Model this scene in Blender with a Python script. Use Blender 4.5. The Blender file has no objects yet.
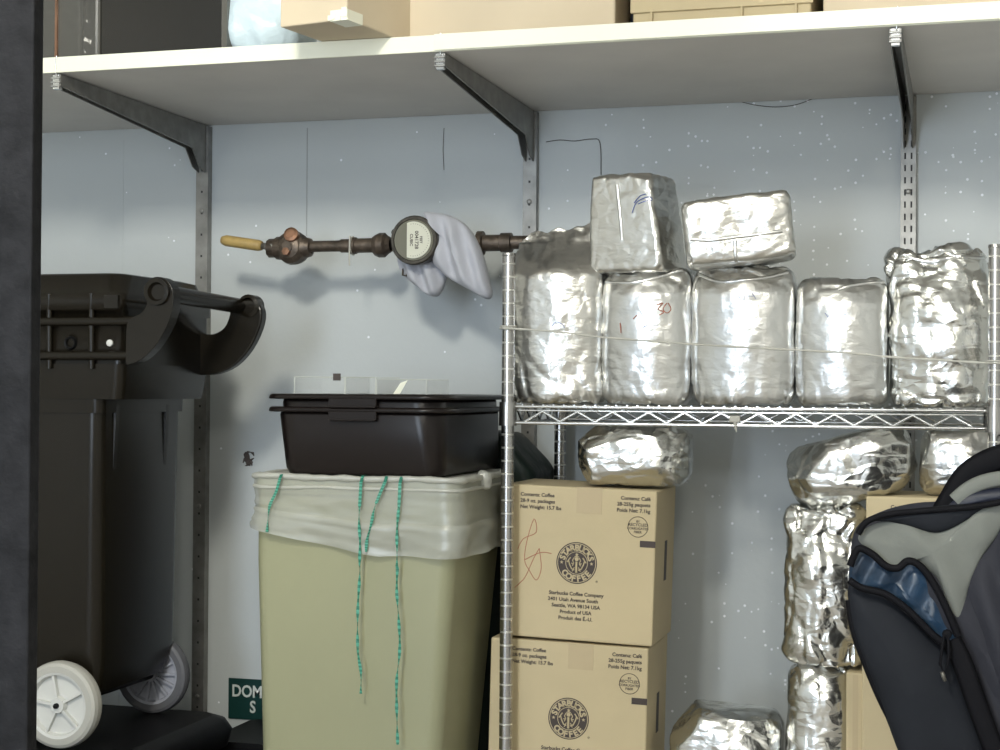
import bpy, bmesh, math, random
from mathutils import Vector, Matrix, Euler, noise
from mathutils.bvhtree import BVHTree

random.seed(7)
SC = bpy.context.scene
COL = SC.collection
PI = math.pi

# ------------------------------------------------------------------ camera
FPX = 1600.0
YAW = math.radians(16.3); PITCH = math.atan(15 / 1600.0); ROLL = math.radians(0.4)
CAM = Vector((0.0, -3.46, 1.03))
FW = Vector((-math.sin(YAW) * math.cos(PITCH), math.cos(YAW) * math.cos(PITCH), math.sin(PITCH)))
RT = Vector((math.cos(YAW), math.sin(YAW), 0))
UP = RT.cross(FW)
rt = RT * math.cos(ROLL) + UP * math.sin(ROLL)
up = UP * math.cos(ROLL) - RT * math.sin(ROLL)
cd = bpy.data.cameras.new('camera'); cam = bpy.data.objects.new('camera', cd); COL.objects.link(cam)
cd.sensor_width = 36; cd.lens = 36 * FPX / 1000.0; cd.clip_start = 0.02
cam.matrix_world = Matrix(((rt.x, up.x, -FW.x, CAM.x), (rt.y, up.y, -FW.y, CAM.y), (rt.z, up.z, -FW.z, CAM.z), (0, 0, 0, 1)))
SC.camera = cam

def P(px, py, Y):
    """world point on the plane y = Y that the photograph shows at (px, py)"""
    d = FW * FPX + rt * (px - 500) + up * (375 - py)
    return CAM + d * ((Y - CAM.y) / d.y)
def PZ(px, py, z):
    d = FW * FPX + rt * (px - 500) + up * (375 - py)
    return CAM + d * ((z - CAM.z) / d.z)

# ------------------------------------------------------------------ world, lights, exposure
w = bpy.data.worlds.new('world'); SC.world = w; w.use_nodes = True
w.node_tree.nodes['Background'].inputs[0].default_value = (0.75, 0.85, 1, 1)
w.node_tree.nodes['Background'].inputs[1].default_value = 0.3
SC.view_settings.view_transform = 'Standard'
SC.view_settings.look = 'None'
SC.view_settings.gamma = 1
SC.view_settings.use_curve_mapping = False
SC.view_settings.exposure = 1.25

def area(name, loc, target, sx, sy, power, col):
    l = bpy.data.lights.new(name, 'AREA'); l.shape = 'RECTANGLE'; l.size = sx; l.size_y = sy
    l.energy = power; l.color = col
    o = bpy.data.objects.new(name, l); COL.objects.link(o); o.location = loc
    o.rotation_euler = (Vector(target) - Vector(loc)).to_track_quat('-Z', 'Y').to_euler()
    return o
CEIL = 2.62
area('ceiling_tube_light', (-0.80, -2.95, CEIL - 0.09), (-0.80, 0, 1.15), 0.30, 0.5, 34, (1.0, 0.965, 0.84))
area('rear_fill_light', (0.5, -4.6, CEIL - 0.09), (0.4, -4.3, 0), 0.3, 1.1, 26, (1.0, 0.97, 0.88))  # second lamp added behind the camera as fill, unseen
area('cool_fill_light', (-1.2, -5.3, 1.35), (-0.8, 0, 1.2), 0.8, 1.7, 28, (0.74, 0.86, 1.0))  # added unseen source for cool fill and foil highlights

# ------------------------------------------------------------------ materials
def mat(name, col, rough=0.5, metal=0.0, bump=None, var=None, spec=0.5, coat=0.0, alpha=None, trans=0.0, sheen=0.0):
    """bump=(scale,strength,distance[,detail]); var=(scale,amount)"""
    m = bpy.data.materials.new(name); m.use_nodes = True
    nt = m.node_tree; b = nt.nodes['Principled BSDF']
    b.inputs['Base Color'].default_value = (*col, 1); b.inputs['Roughness'].default_value = rough
    b.inputs['Metallic'].default_value = metal
    b.inputs['Specular IOR Level'].default_value = spec
    b.inputs['Coat Weight'].default_value = coat
    b.inputs['Sheen Weight'].default_value = sheen
    if trans: b.inputs['Transmission Weight'].default_value = trans
    if alpha is not None: b.inputs['Alpha'].default_value = alpha
    tc = nt.nodes.new('ShaderNodeTexCoord')
    if var:
        n = nt.nodes.new('ShaderNodeTexNoise'); n.inputs['Scale'].default_value = var[0]; n.inputs['Detail'].default_value = 5
        r = nt.nodes.new('ShaderNodeMapRange'); r.inputs[1].default_value = 0.3; r.inputs[2].default_value = 0.7
        r.inputs[3].default_value = 1 - var[1]; r.inputs[4].default_value = 1 + var[1]
        mx = nt.nodes.new('ShaderNodeVectorMath'); mx.operation = 'SCALE'; mx.inputs[0].default_value = col
        nt.links.new(tc.outputs['Object'], n.inputs['Vector']); nt.links.new(n.outputs['Fac'], r.inputs[0])
        nt.links.new(r.outputs[0], mx.inputs['Scale']); nt.links.new(mx.outputs[0], b.inputs['Base Color'])
    if bump:
        n = nt.nodes.new('ShaderNodeTexNoise'); n.inputs['Scale'].default_value = bump[0]
        n.inputs['Detail'].default_value = bump[3] if len(bump) > 3 else 4
        bp = nt.nodes.new('ShaderNodeBump'); bp.inputs['Strength'].default_value = bump[1]; bp.inputs['Distance'].default_value = bump[2]
        nt.links.new(tc.outputs['Object'], n.inputs['Vector']); nt.links.new(n.outputs['Fac'], bp.inputs['Height'])
        nt.links.new(bp.outputs[0], b.inputs['Normal'])
    return m

def wall_paint():
    m = mat('painted_panel', (0.53, 0.565, 0.575), 0.42, var=(1.3, 0.04))
    nt = m.node_tree; b = nt.nodes['Principled BSDF']; N = nt.nodes.new; L = nt.links.new
    tc = N('ShaderNodeTexCoord')
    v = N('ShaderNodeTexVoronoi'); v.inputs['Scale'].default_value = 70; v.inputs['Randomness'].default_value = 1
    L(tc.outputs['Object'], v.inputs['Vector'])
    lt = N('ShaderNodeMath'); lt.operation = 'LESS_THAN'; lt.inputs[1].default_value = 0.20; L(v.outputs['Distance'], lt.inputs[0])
    # painted glints: keep only some pale flecks, more towards the right of the wall
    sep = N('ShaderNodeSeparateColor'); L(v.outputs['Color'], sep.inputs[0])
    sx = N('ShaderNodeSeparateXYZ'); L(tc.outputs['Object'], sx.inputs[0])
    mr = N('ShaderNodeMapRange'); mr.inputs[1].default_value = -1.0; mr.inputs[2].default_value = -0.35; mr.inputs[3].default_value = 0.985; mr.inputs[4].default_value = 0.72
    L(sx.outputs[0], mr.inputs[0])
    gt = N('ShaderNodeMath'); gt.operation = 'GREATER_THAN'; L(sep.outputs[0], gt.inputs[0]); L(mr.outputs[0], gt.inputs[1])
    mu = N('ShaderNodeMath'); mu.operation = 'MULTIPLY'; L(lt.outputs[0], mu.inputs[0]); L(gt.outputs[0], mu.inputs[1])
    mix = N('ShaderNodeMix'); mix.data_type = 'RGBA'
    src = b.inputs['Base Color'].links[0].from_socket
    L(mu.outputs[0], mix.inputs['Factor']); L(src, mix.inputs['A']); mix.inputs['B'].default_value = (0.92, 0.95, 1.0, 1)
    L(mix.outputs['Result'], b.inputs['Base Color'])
    n = N('ShaderNodeTexNoise'); n.inputs['Scale'].default_value = 90; L(tc.outputs['Object'], n.inputs['Vector'])
    bp = N('ShaderNodeBump'); bp.inputs['Strength'].default_value = 0.25; bp.inputs['Distance'].default_value = 0.001
    L(n.outputs['Fac'], bp.inputs['Height']); L(bp.outputs[0], b.inputs['Normal'])
    return m

def foil_mat(name, col, rough, b1, b2, vs=26):
    m = mat(name, col, rough, 1.0)
    nt = m.node_tree; b = nt.nodes['Principled BSDF']; N = nt.nodes.new; L = nt.links.new
    tc = N('ShaderNodeTexCoord')
    mp = N('ShaderNodeMapping'); mp.inputs['Scale'].default_value = (1, 1, 1.7)
    L(tc.outputs['Object'], mp.inputs[0])
    n = N('ShaderNodeTexNoise'); n.inputs['Scale'].default_value = 26; n.inputs['Detail'].default_value = 6; n.inputs['Distortion'].default_value = 1.2
    L(mp.outputs[0], n.inputs['Vector'])
    v = N('ShaderNodeTexVoronoi'); v.distance = 'MANHATTAN'; v.inputs['Scale'].default_value = vs
    dn = N('ShaderNodeTexNoise'); dn.inputs['Scale'].default_value = 9; dn.inputs['Detail'].default_value = 2; L(mp.outputs[0], dn.inputs['Vector'])
    ma = N('ShaderNodeVectorMath'); ma.operation = 'MULTIPLY_ADD'; L(dn.outputs['Color'], ma.inputs[0]); ma.inputs[1].default_value = (0.09, 0.09, 0.09); L(mp.outputs[0], ma.inputs[2])
    L(ma.outputs[0], v.inputs['Vector'])
    bp = N('ShaderNodeBump'); bp.inputs['Strength'].default_value = b1; bp.inputs['Distance'].default_value = 0.006
    L(n.outputs['Fac'], bp.inputs['Height'])
    bq = N('ShaderNodeBump'); bq.inputs['Strength'].default_value = b2; bq.inputs['Distance'].default_value = 0.008
    L(v.outputs['Distance'], bq.inputs['Height']); L(bp.outputs[0], bq.inputs['Normal'])
    L(bq.outputs[0], b.inputs['Normal'])
    return m

def film_mat(name, col, opac, rough=0.3):
    m = bpy.data.materials.new(name); m.use_nodes = True; nt = m.node_tree
    for n in list(nt.nodes): nt.nodes.remove(n)
    N = nt.nodes.new; L = nt.links.new
    out = N('ShaderNodeOutputMaterial'); t = N('ShaderNodeBsdfTransparent'); d = N('ShaderNodeBsdfDiffuse'); tl = N('ShaderNodeBsdfTranslucent')
    g = N('ShaderNodeBsdfGlossy'); g.inputs['Roughness'].default_value = rough
    d.inputs[0].default_value = (*col, 1); tl.inputs[0].default_value = (*col, 1); g.inputs[0].default_value = (0.9, 0.9, 0.9, 1)
    m1 = N('ShaderNodeMixShader'); m1.inputs[0].default_value = 0.3; L(d.outputs[0], m1.inputs[1]); L(tl.outputs[0], m1.inputs[2])
    m2 = N('ShaderNodeMixShader'); m2.inputs[0].default_value = 0.12; L(m1.outputs[0], m2.inputs[1]); L(g.outputs[0], m2.inputs[2])
    m3 = N('ShaderNodeMixShader'); m3.inputs[0].default_value = opac; L(t.outputs[0], m3.inputs[1]); L(m2.outputs[0], m3.inputs[2])
    L(m3.outputs[0], out.inputs[0])
    return m

M = dict(
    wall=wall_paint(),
    sidewall=mat('side_wall_paint', (0.65, 0.65, 0.62), 0.6),
    backwall=mat('rear_wall_paint', (0.55, 0.54, 0.5), 0.6, var=(2.5, 0.3)),
    ceiling=mat('ceiling_paint', (0.7, 0.7, 0.68), 0.7),
    floor=mat('floor_tile', (0.42, 0.39, 0.35), 0.4, var=(4, 0.2)),
    seam=mat('seam_line', (0.36, 0.38, 0.385), 0.7),
    jamb=mat('charcoal_enamel', (0.014, 0.014, 0.0155), 0.65, spec=0.12, bump=(160, 0.4, 0.002), var=(45, 0.35)),
    laminate=mat('white_laminate', (0.86, 0.86, 0.72), 0.4),
    shelfunder=mat('grey_underside', (0.66, 0.635, 0.60), 0.5, var=(5, 0.06)),
    steel=mat('zinc_steel', (0.27, 0.265, 0.25), 0.42, 0.7, bump=(60, 0.15, 0.001), var=(30, 0.2)),
    slot=mat('slot_shadow', (0.02, 0.02, 0.022), 0.7),
    chrome=mat('chrome_wire', (0.78, 0.78, 0.77), 0.18, 1.0),
    postmetal=mat('chrome_post', (0.45, 0.44, 0.43), 0.26, 1.0, bump=(40, 0.1, 0.001)),
    groove=mat('post_groove', (0.75, 0.74, 0.7), 0.35, 0.8),
    foil=foil_mat('foil_crinkled', (0.70, 0.69, 0.655), 0.30, 0.26, 0.16, 26),
    foil2=foil_mat('foil_smooth', (0.70, 0.70, 0.685), 0.29, 0.20, 0.06, 30),
    foild=foil_mat('foil_wrinkled', (0.72, 0.72, 0.69), 0.26, 0.25, 0.36, 20),
    card=mat('cardboard', (0.56, 0.465, 0.29), 0.75, bump=(35, 0.15, 0.002), var=(6, 0.05)),
    card2=mat('pale_cardboard', (0.64, 0.54, 0.39), 0.75, var=(5, 0.05)),
    tape=mat('kraft_tape', (0.50, 0.40, 0.245), 0.5),
    ink=mat('dark_print', (0.055, 0.04, 0.035), 0.6),
    inklite=mat('unprinted_kraft', (0.5, 0.415, 0.26), 0.75),
    redink=mat('red_marker', (0.42, 0.14, 0.09), 0.6),
    blueink=mat('blue_marker', (0.12, 0.17, 0.42), 0.5),
    blackplastic=mat('black_plastic', (0.0105, 0.0085, 0.0055), 0.27, spec=0.3, bump=(120, 0.15, 0.0008)),
    blackmatte=mat('black_plastic_matte', (0.006, 0.006, 0.0065), 0.5, spec=0.12, bump=(90, 0.2, 0.001)),
    bussbox=mat('black_tote_plastic', (0.0095, 0.0065, 0.0058), 0.28, spec=0.3),
    gloss=mat('gloss_black', (0.014, 0.012, 0.009), 0.08, spec=0.7, bump=(9, 0.3, 0.004, 2)),
    trimgrey=mat('grey_trim', (0.12, 0.115, 0.1), 0.35, 0.3),
    wheelw=mat('wheel_grey', (0.60, 0.60, 0.57), 0.45),
    tyre=mat('tyre_grey', (0.42, 0.41, 0.37), 0.6),
    tyredk=mat('tyre_dark', (0.10, 0.10, 0.11), 0.6),
    wheeld=mat('spoke_grey', (0.32, 0.33, 0.38), 0.5),
    beige=mat('beige_plastic', (0.29, 0.29, 0.18), 0.42, var=(3, 0.04), bump=(150, 0.1, 0.0006)),
    liner=film_mat('liner_film', (0.60, 0.61, 0.55), 0.50, 0.35),
    linerroll=film_mat('liner_film_roll', (0.66, 0.66, 0.60), 0.75, 0.35),
    teal=mat('green_ribbon', (0.075, 0.33, 0.235), 0.45),
    tealdk=mat('green_ribbon_shade', (0.022, 0.17, 0.115), 0.45),
    clear=film_mat('clear_plastic', (0.75, 0.77, 0.72), 0.07, 0.12),
    smoke=film_mat('smoky_plastic', (0.12, 0.115, 0.1), 0.72, 0.1),
    edge=film_mat('clear_plastic_edge', (0.85, 0.87, 0.80), 0.6, 0.2),
    rust=mat('weathered_brass', (0.10, 0.078, 0.06), 0.45, 0.55, bump=(80, 0.5, 0.003), var=(40, 0.45)),
    copper=mat('worn_copper', (0.26, 0.14, 0.085), 0.45, 0.6, bump=(60, 0.4, 0.002), var=(30, 0.3)),
    bronze=mat('meter_bronze', (0.06, 0.052, 0.04), 0.35, 0.5, bump=(70, 0.3, 0.002), var=(50, 0.4)),
    tan=mat('tan_grip', (0.40, 0.28, 0.10), 0.5, var=(25, 0.2)),
    dial=mat('dial_face', (0.62, 0.62, 0.52), 0.3),
    glass=mat('dial_glass_lid', (0.16, 0.155, 0.12), 0.2),
    cloth=mat('white_cloth', (0.47, 0.48, 0.53), 0.9, bump=(120, 0.3, 0.002), sheen=0.2),
    twine=mat('twine', (0.50, 0.49, 0.44), 0.8),
    sign=mat('green_sign', (0.006, 0.04, 0.036), 0.4),
    signw=mat('sign_white', (0.62, 0.66, 0.63), 0.5),
    greendark=mat('dark_green_bag', (0.009, 0.016, 0.013), 0.5, spec=0.2, bump=(18, 0.5, 0.01)),
    lightblue=mat('pale_blue_plastic', (0.62, 0.74, 0.80), 0.35, bump=(14, 0.7, 0.02), var=(8, 0.1)),
    bpgrey=mat('backpack_grey', (0.18, 0.19, 0.175), 0.8, spec=0.2, bump=(400, 0.2, 0.0006), var=(9, 0.1)),
    bpslate=mat('backpack_slate', (0.013, 0.015, 0.020), 0.75, spec=0.2, bump=(400, 0.2, 0.0006), var=(9, 0.12)),
    bppurple=mat('backpack_slate_violet', (0.026, 0.027, 0.036), 0.7, spec=0.25, bump=(12, 0.4, 0.008), var=(9, 0.12)),
    bpblack=mat('backpack_black', (0.004, 0.004, 0.006), 0.7, spec=0.15, bump=(300, 0.2, 0.0006)),
    bpblue=mat('backpack_blue_lining', (0.012, 0.036, 0.075), 0.35, bump=(14, 0.6, 0.01), var=(22, 0.4)),
    bpnavy=mat('backpack_navy', (0.007, 0.010, 0.025), 0.5, bump=(14, 0.5, 0.01)),
    stain=mat('dark_stain', (0.07, 0.055, 0.05), 0.7),
    fixture=mat('fixture_white', (0.8, 0.8, 0.8), 0.5),
)

# ------------------------------------------------------------------ mesh building
class MB:
    def __init__(s): s.v = []; s.f = []; s.m = []; s.sm = []
    def add(s, vs, fs, mi=0, smooth=False):
        b = len(s.v); s.v += [Vector(p) for p in vs]
        for f in fs: s.f.append([b + i for i in f]); s.m.append(mi); s.sm.append(smooth)
        return s
    def box(s, a, b, mi=0):
        x0, y0, z0 = a; x1, y1, z1 = b
        vs = [(x0,y0,z0),(x1,y0,z0),(x1,y1,z0),(x0,y1,z0),(x0,y0,z1),(x1,y0,z1),(x1,y1,z1),(x0,y1,z1)]
        return s.add(vs, [(0,3,2,1),(4,5,6,7),(0,1,5,4),(1,2,6,5),(2,3,7,6),(3,0,4,7)], mi)
    def tube(s, pts, r, n=10, mi=0, cap=True, rr=None):
        pts = [Vector(p) for p in pts]; rings = []; prev = None
        for i, p in enumerate(pts):
            t = (pts[min(i+1, len(pts)-1)] - pts[max(i-1, 0)]).normalized()
            if prev is None:
                a = Vector((0,0,1)) if abs(t.z) < 0.9 else Vector((1,0,0))
                u = t.cross(a).normalized()
            else: u = (prev - t * prev.dot(t)).normalized()
            prev = u; w_ = t.cross(u); q = rr[i] if rr else r
            rings.append([p + (u * math.cos(2*PI*k/n) + w_ * math.sin(2*PI*k/n)) * q for k in range(n)])
        vs = [q for g in rings for q in g]; fs = []
        for i in range(len(pts)-1):
            for k in range(n): fs.append((i*n+k, i*n+(k+1)%n, (i+1)*n+(k+1)%n, (i+1)*n+k))
        s.add(vs, fs, mi, True)
        if cap:
            s.add(rings[0], [tuple(range(n))[::-1]], mi); s.add(rings[-1], [tuple(range(n))], mi)
        return s
    def lathe(s, c, ax, prof, n=24, mi=0, mis=None):
        """prof: list of (distance along axis, radius)"""
        c = Vector(c); ax = Vector(ax).normalized(); a = Vector((0,0,1)) if abs(ax.z) < 0.9 else Vector((1,0,0))
        u = ax.cross(a).normalized(); w_ = ax.cross(u)
        for j in range(len(prof)-1):
            vs = []
            for (t, r) in (prof[j], prof[j+1]):
                vs += [c + ax*t + (u*math.cos(2*PI*k/n) + w_*math.sin(2*PI*k/n))*r for k in range(n)]
            s.add(vs, [(k, (k+1)%n, n+(k+1)%n, n+k) for k in range(n)], mis[j] if mis else mi, True)
        return s
    def prism(s, poly, y0, y1, mi=0):
        """poly of (x,z), extruded along y"""
        n = len(poly)
        vs = [(p[0], y0, p[1]) for p in poly] + [(p[0], y1, p[1]) for p in poly]
        s.add(vs, [tuple(range(n)), tuple(range(2*n-1, n-1, -1))], mi)
        s.add(vs, [(i, i+n, (i+1)%n+n, (i+1)%n) for i in range(n)], mi)
        return s
    def xform(s, mt):
        s.v = [mt @ p for p in s.v]; return s
    def build(s, name, mats, parent=None, weld=True, bevel=0, sub=0, angle=None, solid=0):
        if not isinstance(mats, (list, tuple)): mats = [mats]
        off = Vector((0,0,0))
        if parent is not None:
            q = parent
            while q is not None: off = off + q.location; q = q.parent
        me = bpy.data.meshes.new(name)
        me.from_pydata([tuple(p - off) for p in s.v], [], s.f)
        for m in mats: me.materials.append(m)
        for i, p in enumerate(me.polygons): p.material_index = s.m[i]; p.use_smooth = s.sm[i]
        bm = bmesh.new(); bm.from_mesh(me)
        if weld: bmesh.ops.remove_doubles(bm, verts=bm.verts, dist=1e-5)
        bmesh.ops.recalc_face_normals(bm, faces=bm.faces)
        bm.to_mesh(me); bm.free()
        o = bpy.data.objects.new(name, me); COL.objects.link(o)
        if parent is not None: o.parent = parent
        if bevel:
            b = o.modifiers.new('bevel', 'BEVEL'); b.width = bevel; b.segments = 2; b.limit_method = 'ANGLE'; b.angle_limit = math.radians(35)
        if solid:
            b = o.modifiers.new('solid', 'SOLIDIFY'); b.thickness = solid; b.offset = 0
        if sub:
            b = o.modifiers.new('sub', 'SUBSURF'); b.levels = sub; b.render_levels = sub
        return o

def tag(o, label=None, cat=None, group=None, kind=None):
    if label: o['label'] = label
    if cat: o['category'] = cat
    if group: o['group'] = group
    if kind: o['kind'] = kind
    return o
def thing(name, loc, label, cat, group=None):
    o = bpy.data.objects.new(name, None); o.empty_display_size = 0.05; COL.objects.link(o); o.location = loc
    return tag(o, label, cat, group)
def struct(o): o['kind'] = 'structure'; return o

def smoothpoly(pts, k=6, closed=True):
    n = len(pts); out = []
    rng = range(n) if closed else range(n-1)
    for i in rng:
        g = (lambda j: pts[j % n]) if closed else (lambda j: pts[max(0, min(n-1, j))])
        p0, p1, p2, p3 = g(i-1), g(i), g(i+1), g(i+2)
        for a in range(k):
            t = a / k
            out.append(tuple(0.5*((2*p1[c]) + (-p0[c]+p2[c])*t + (2*p0[c]-5*p1[c]+4*p2[c]-p3[c])*t*t + (-p0[c]+3*p1[c]-3*p2[c]+p3[c])*t**3) for c in range(len(p1))))
    if not closed: out.append(tuple(pts[-1]))
    return out

def dome(mb, poly_px, Y, front, back=0.01, rings=12, mi=0, centre=None, k=5, fold=None, sharp=0.5, tilt=0.0):
    """closed cushion whose outline is the polygon (photo pixels on plane Y), real thickness front+back"""
    pp = smoothpoly(poly_px, k)
    W = [P(x, y, Y) for x, y in pp]; n = len(W)
    c = P(*centre, Y) if centre else sum(W, Vector())/n
    for side, th in ((-1, front), (1, back)):
        vs = []
        for r in range(rings+1):
            s_ = math.cos(0.5*PI*r/rings) if r < rings else 0.0
            h = th * (max(0, 1 - s_*s_))**sharp
            for i in range(n):
                p = c + (W[i]-c)*s_; q = Vector((p.x, Y + side*h, p.z))
                q.y += tilt*(p.z - c.z)
                if fold and side < 0: q.y += fold(p) * (1 - s_**4)
                vs.append(q)
        fs = []
        for r in range(rings):
            for i in range(n): fs.append((r*n+i, r*n+(i+1)%n, (r+1)*n+(i+1)%n, (r+1)*n+i))
        mb.add(vs, fs, mi, True)
    return mb

def ribbon(mb, pts, width, thick, mi=0, facing=Vector((0,-1,0)), widths=None):
    pts = [Vector(p) for p in pts]; vs = []; n = len(pts)
    for i, p in enumerate(pts):
        t = (pts[min(i+1,n-1)]-pts[max(i-1,0)]).normalized(); s_ = t.cross(facing).normalized(); nn = s_.cross(t).normalized()
        wd = (widths[i] if widths else width)/2
        vs += [p - s_*wd, p - s_*wd*0.6 + nn*thick, p + s_*wd*0.6 + nn*thick, p + s_*wd, p + s_*wd*0.6 - nn*thick, p - s_*wd*0.6 - nn*thick]
    fs = [(i*6+k, i*6+(k+1)%6, (i+1)*6+(k+1)%6, (i+1)*6+k) for i in range(n-1) for k in range(6)]
    mb.add(vs, fs, mi, True); mb.add(vs[:6], [(0,1,2,3,4,5)], mi); mb.add(vs[-6:], [(5,4,3,2,1,0)], mi)
    return mb

def text_mesh(body, size, align='LEFT', bold=0.0, depth=0.0002, spacing=1.0, xs=1.0):
    cu = bpy.data.curves.new('t', 'FONT'); cu.body = body; cu.size = size; cu.align_x = align; cu.extrude = depth
    cu.offset = bold; cu.space_character = spacing; cu.resolution_u = 3
    o = bpy.data.objects.new('t', cu); COL.objects.link(o)
    dg = bpy.context.evaluated_depsgraph_get()
    me = bpy.data.meshes.new_from_object(o.evaluated_get(dg))
    vs = [Vector((v.co.x*xs, v.co.z, v.co.y)) for v in me.vertices]; fs = [tuple(p.vertices) for p in me.polygons]
    bpy.data.objects.remove(o); bpy.data.meshes.remove(me); bpy.data.curves.remove(cu)
    return vs, fs

def add_text(mb, body, size, x, y, z, align='LEFT', bold=0.0, rot=0.0, mi=0, spacing=1.0, xs=1.0, axis='Y'):
    vs, fs = text_mesh(body, size, align, bold, spacing=spacing, xs=xs)
    if rot: vs = [Matrix.Rotation(-rot, 3, 'Y') @ v for v in vs]
    mb.add([Vector((v.x+x, v.y+y, v.z+z)) for v in vs], fs, mi)

def rbox(hx, hy, hz, r, n=(24, 18, 30)):
    """rounded box surface: list of (unit, pos, normal) + faces"""
    idx = {}; V = []; Fc = []
    def key(p):
        k = (round(p[0], 5), round(p[1], 5), round(p[2], 5))
        if k not in idx:
            idx[k] = len(V)
            q = Vector((p[0]*hx, p[1]*hy, p[2]*hz))
            inn = Vector((max(-(hx-r), min(hx-r, q.x)), max(-(hy-r), min(hy-r, q.y)), max(-(hz-r), min(hz-r, q.z))))
            d = (q-inn); d = d.normalized() if d.length > 1e-9 else Vector((0,0,1))
            V.append((Vector(p), inn + d*r, d))
        return idx[k]
    for ax in range(3):
        a, b = [(1,2),(2,0),(0,1)][ax]
        for sgn in (-1, 1):
            for i in range(n[a]):
                for j in range(n[b]):
                    q = []
                    for (ii, jj) in ((i,j),(i+1,j),(i+1,j+1),(i,j+1)):
                        p = [0,0,0]; p[ax] = sgn; p[a] = math.sin((2*ii/n[a]-1)*PI/2*0.8)/math.sin(PI/2*0.8); p[b] = math.sin((2*jj/n[b]-1)*PI/2*0.8)/math.sin(PI/2*0.8)
                        q.append(key(tuple(p)))
                    Fc.append(q if sgn > 0 else q[::-1])
    return V, Fc

def crumple(p, s, seed):
    q = Vector((p.x*s + seed*3.1, p.y*s + seed*1.7, p.z*s*0.75 + seed))
    q = q + noise.noise_vector(q*0.7)*0.5
    d = noise.voronoi(q, distance_metric='MANHATTAN')[0]
    return d[0]*0.8 - 0.45

def bag_shape(wd, dp, ht, seed, style='brick', amp=0.006, r=0.022, scale=14, n=(40, 26, 48), belly=0.04, chops=None, taper=0.0, shear=0.0):
    """foil bag standing with base centre at the origin"""
    V, Fc = rbox(wd/2, dp/2, ht/2, min(r, dp*0.45, ht*0.45), n)
    rnd = random.Random(seed*17+3); planes = []
    N = chops if chops is not None else {'lump': 34, 'box': 10}.get(style, 14)
    for _ in range(N):
        d = Vector((rnd.gauss(0, 1), rnd.gauss(0, 1) - 0.5, rnd.gauss(0, 1)))
        if style == 'box': d.z = d.z*1.5
        elif style != 'lump': d.z = abs(d.z)*1.6*(1 if rnd.random() < 0.7 else -1)
        d.normalize()
        sup = abs(d.x)*wd/2 + abs(d.y)*dp/2 + abs(d.z)*ht/2
        rd = math.sqrt((d.x*wd/2)**2 + (d.y*dp/2)**2 + (d.z*ht/2)**2)
        planes.append((d, rd*1.02 + (sup-rd)*(rnd.uniform(0.02, 0.6) if style == 'lump' else rnd.uniform(0.62, 0.95))))
    out = []
    for (u, p, nn) in V:
        t = (p.z/ht) + 0.5
        q = p.copy()
        bl = math.sin(PI*min(1, max(0, t)))
        q.x *= 1 + belly*bl*0.5
        q.y *= (1 + belly*bl*1.5) * (1 - {'lump': 0.12, 'box': 0.06}.get(style, 0.42)*(p.x/(wd/2))**2)
        am = amp*0.35
        e = 0.0
        if style == 'brick':
            if t > 0.80: k = (t-0.80)/0.2; q.x *= 1 - 0.06*k*k; q.y *= 1 - 0.3*k; e = k
            if t < 0.16: k = (0.16-t)/0.16; q.x *= 1 - 0.04*k; e = k*0.8
        elif style == 'open':
            if t > 0.70:
                k = (t-0.70)/0.30; kk = k*k*(3-2*k)
                q.y = q.y*(1-0.93*kk) + 0.03*kk; q.x *= 1 - 0.05*kk; e = 1 - abs(2*k-1)
                if t > 0.93: q.z += 0.009*noise.noise(Vector((q.x*45+seed, 0, 0))) + 0.10*q.x
                q.y += 0.003*kk*math.sin(q.x*110 + seed) + 0.006*kk*noise.noise(Vector((q.x*30, seed, q.z*8)))
            elif t < 0.3: e = (0.3-t)/0.3
        elif style == 'crush':
            if t > 0.62:
                k = (t-0.62)/0.38
                q.y *= 1 - 0.5*k; q.x += 0.012*k*math.sin(seed*2.1); e = k
                q.z += -0.03*k*abs(noise.noise(Vector((q.x*14+seed, q.y*9, 0))))
            elif t < 0.2: e = (0.2-t)/0.2
            am = amp*0.55
        else:
            am = amp*(0.12 if style == 'lump' else 0.2); e = 0.12 if style == 'lump' else 0.25*abs(2*t-1)**3
        for d, off in planes:
            ov = q.dot(d) - off
            if ov > 0: q -= d*ov*0.92
        am += e*amp*0.9
        cr = noise.voronoi(Vector((q.x*scale*1.6+seed, q.y*scale*1.6, q.z*scale*1.3)) + noise.noise_vector(q*9)*0.6)[0]
        d = am*1.5*crumple(q, scale, seed) - am*1.3*max(0, 0.18-(cr[1]-cr[0]))/0.18*0.6
        d += am*0.8*noise.noise(q*16 + Vector((seed, 0, 0)))
        q = q + nn*d
        q.x = q.x*(1 - taper*t) + shear*t
        q.z = max(q.z + ht/2, 0.0) if t < 0.2 else q.z + ht/2
        out.append(q)
    return out, Fc

def foil_bag(name, label, base, wd, dp, ht, seed, style='brick', yaw=0, rot=None, group=None, matk='foil', zoff=0, **kw):
    vs, fs = bag_shape(wd, dp, ht, seed, style, **kw)
    R = rot if rot else Matrix.Rotation(yaw, 3, 'Z')
    vs = [R @ v for v in vs]
    mz = min(v.z for v in vs)
    base = Vector(base)
    mb = MB(); mb.add([v + base - Vector((0, 0, mz)) for v in vs], fs, 0, True)
    o = bpy.data.objects.new(name, None); COL.objects.link(o); o.location = base; tag(o, label, 'coffee bag', group)
    pouch = mb.build('pouch', M[matk], o, weld=False)
    bvh = BVHTree.FromPolygons(mb.v, mb.f)
    return o, pouch, bvh

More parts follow.
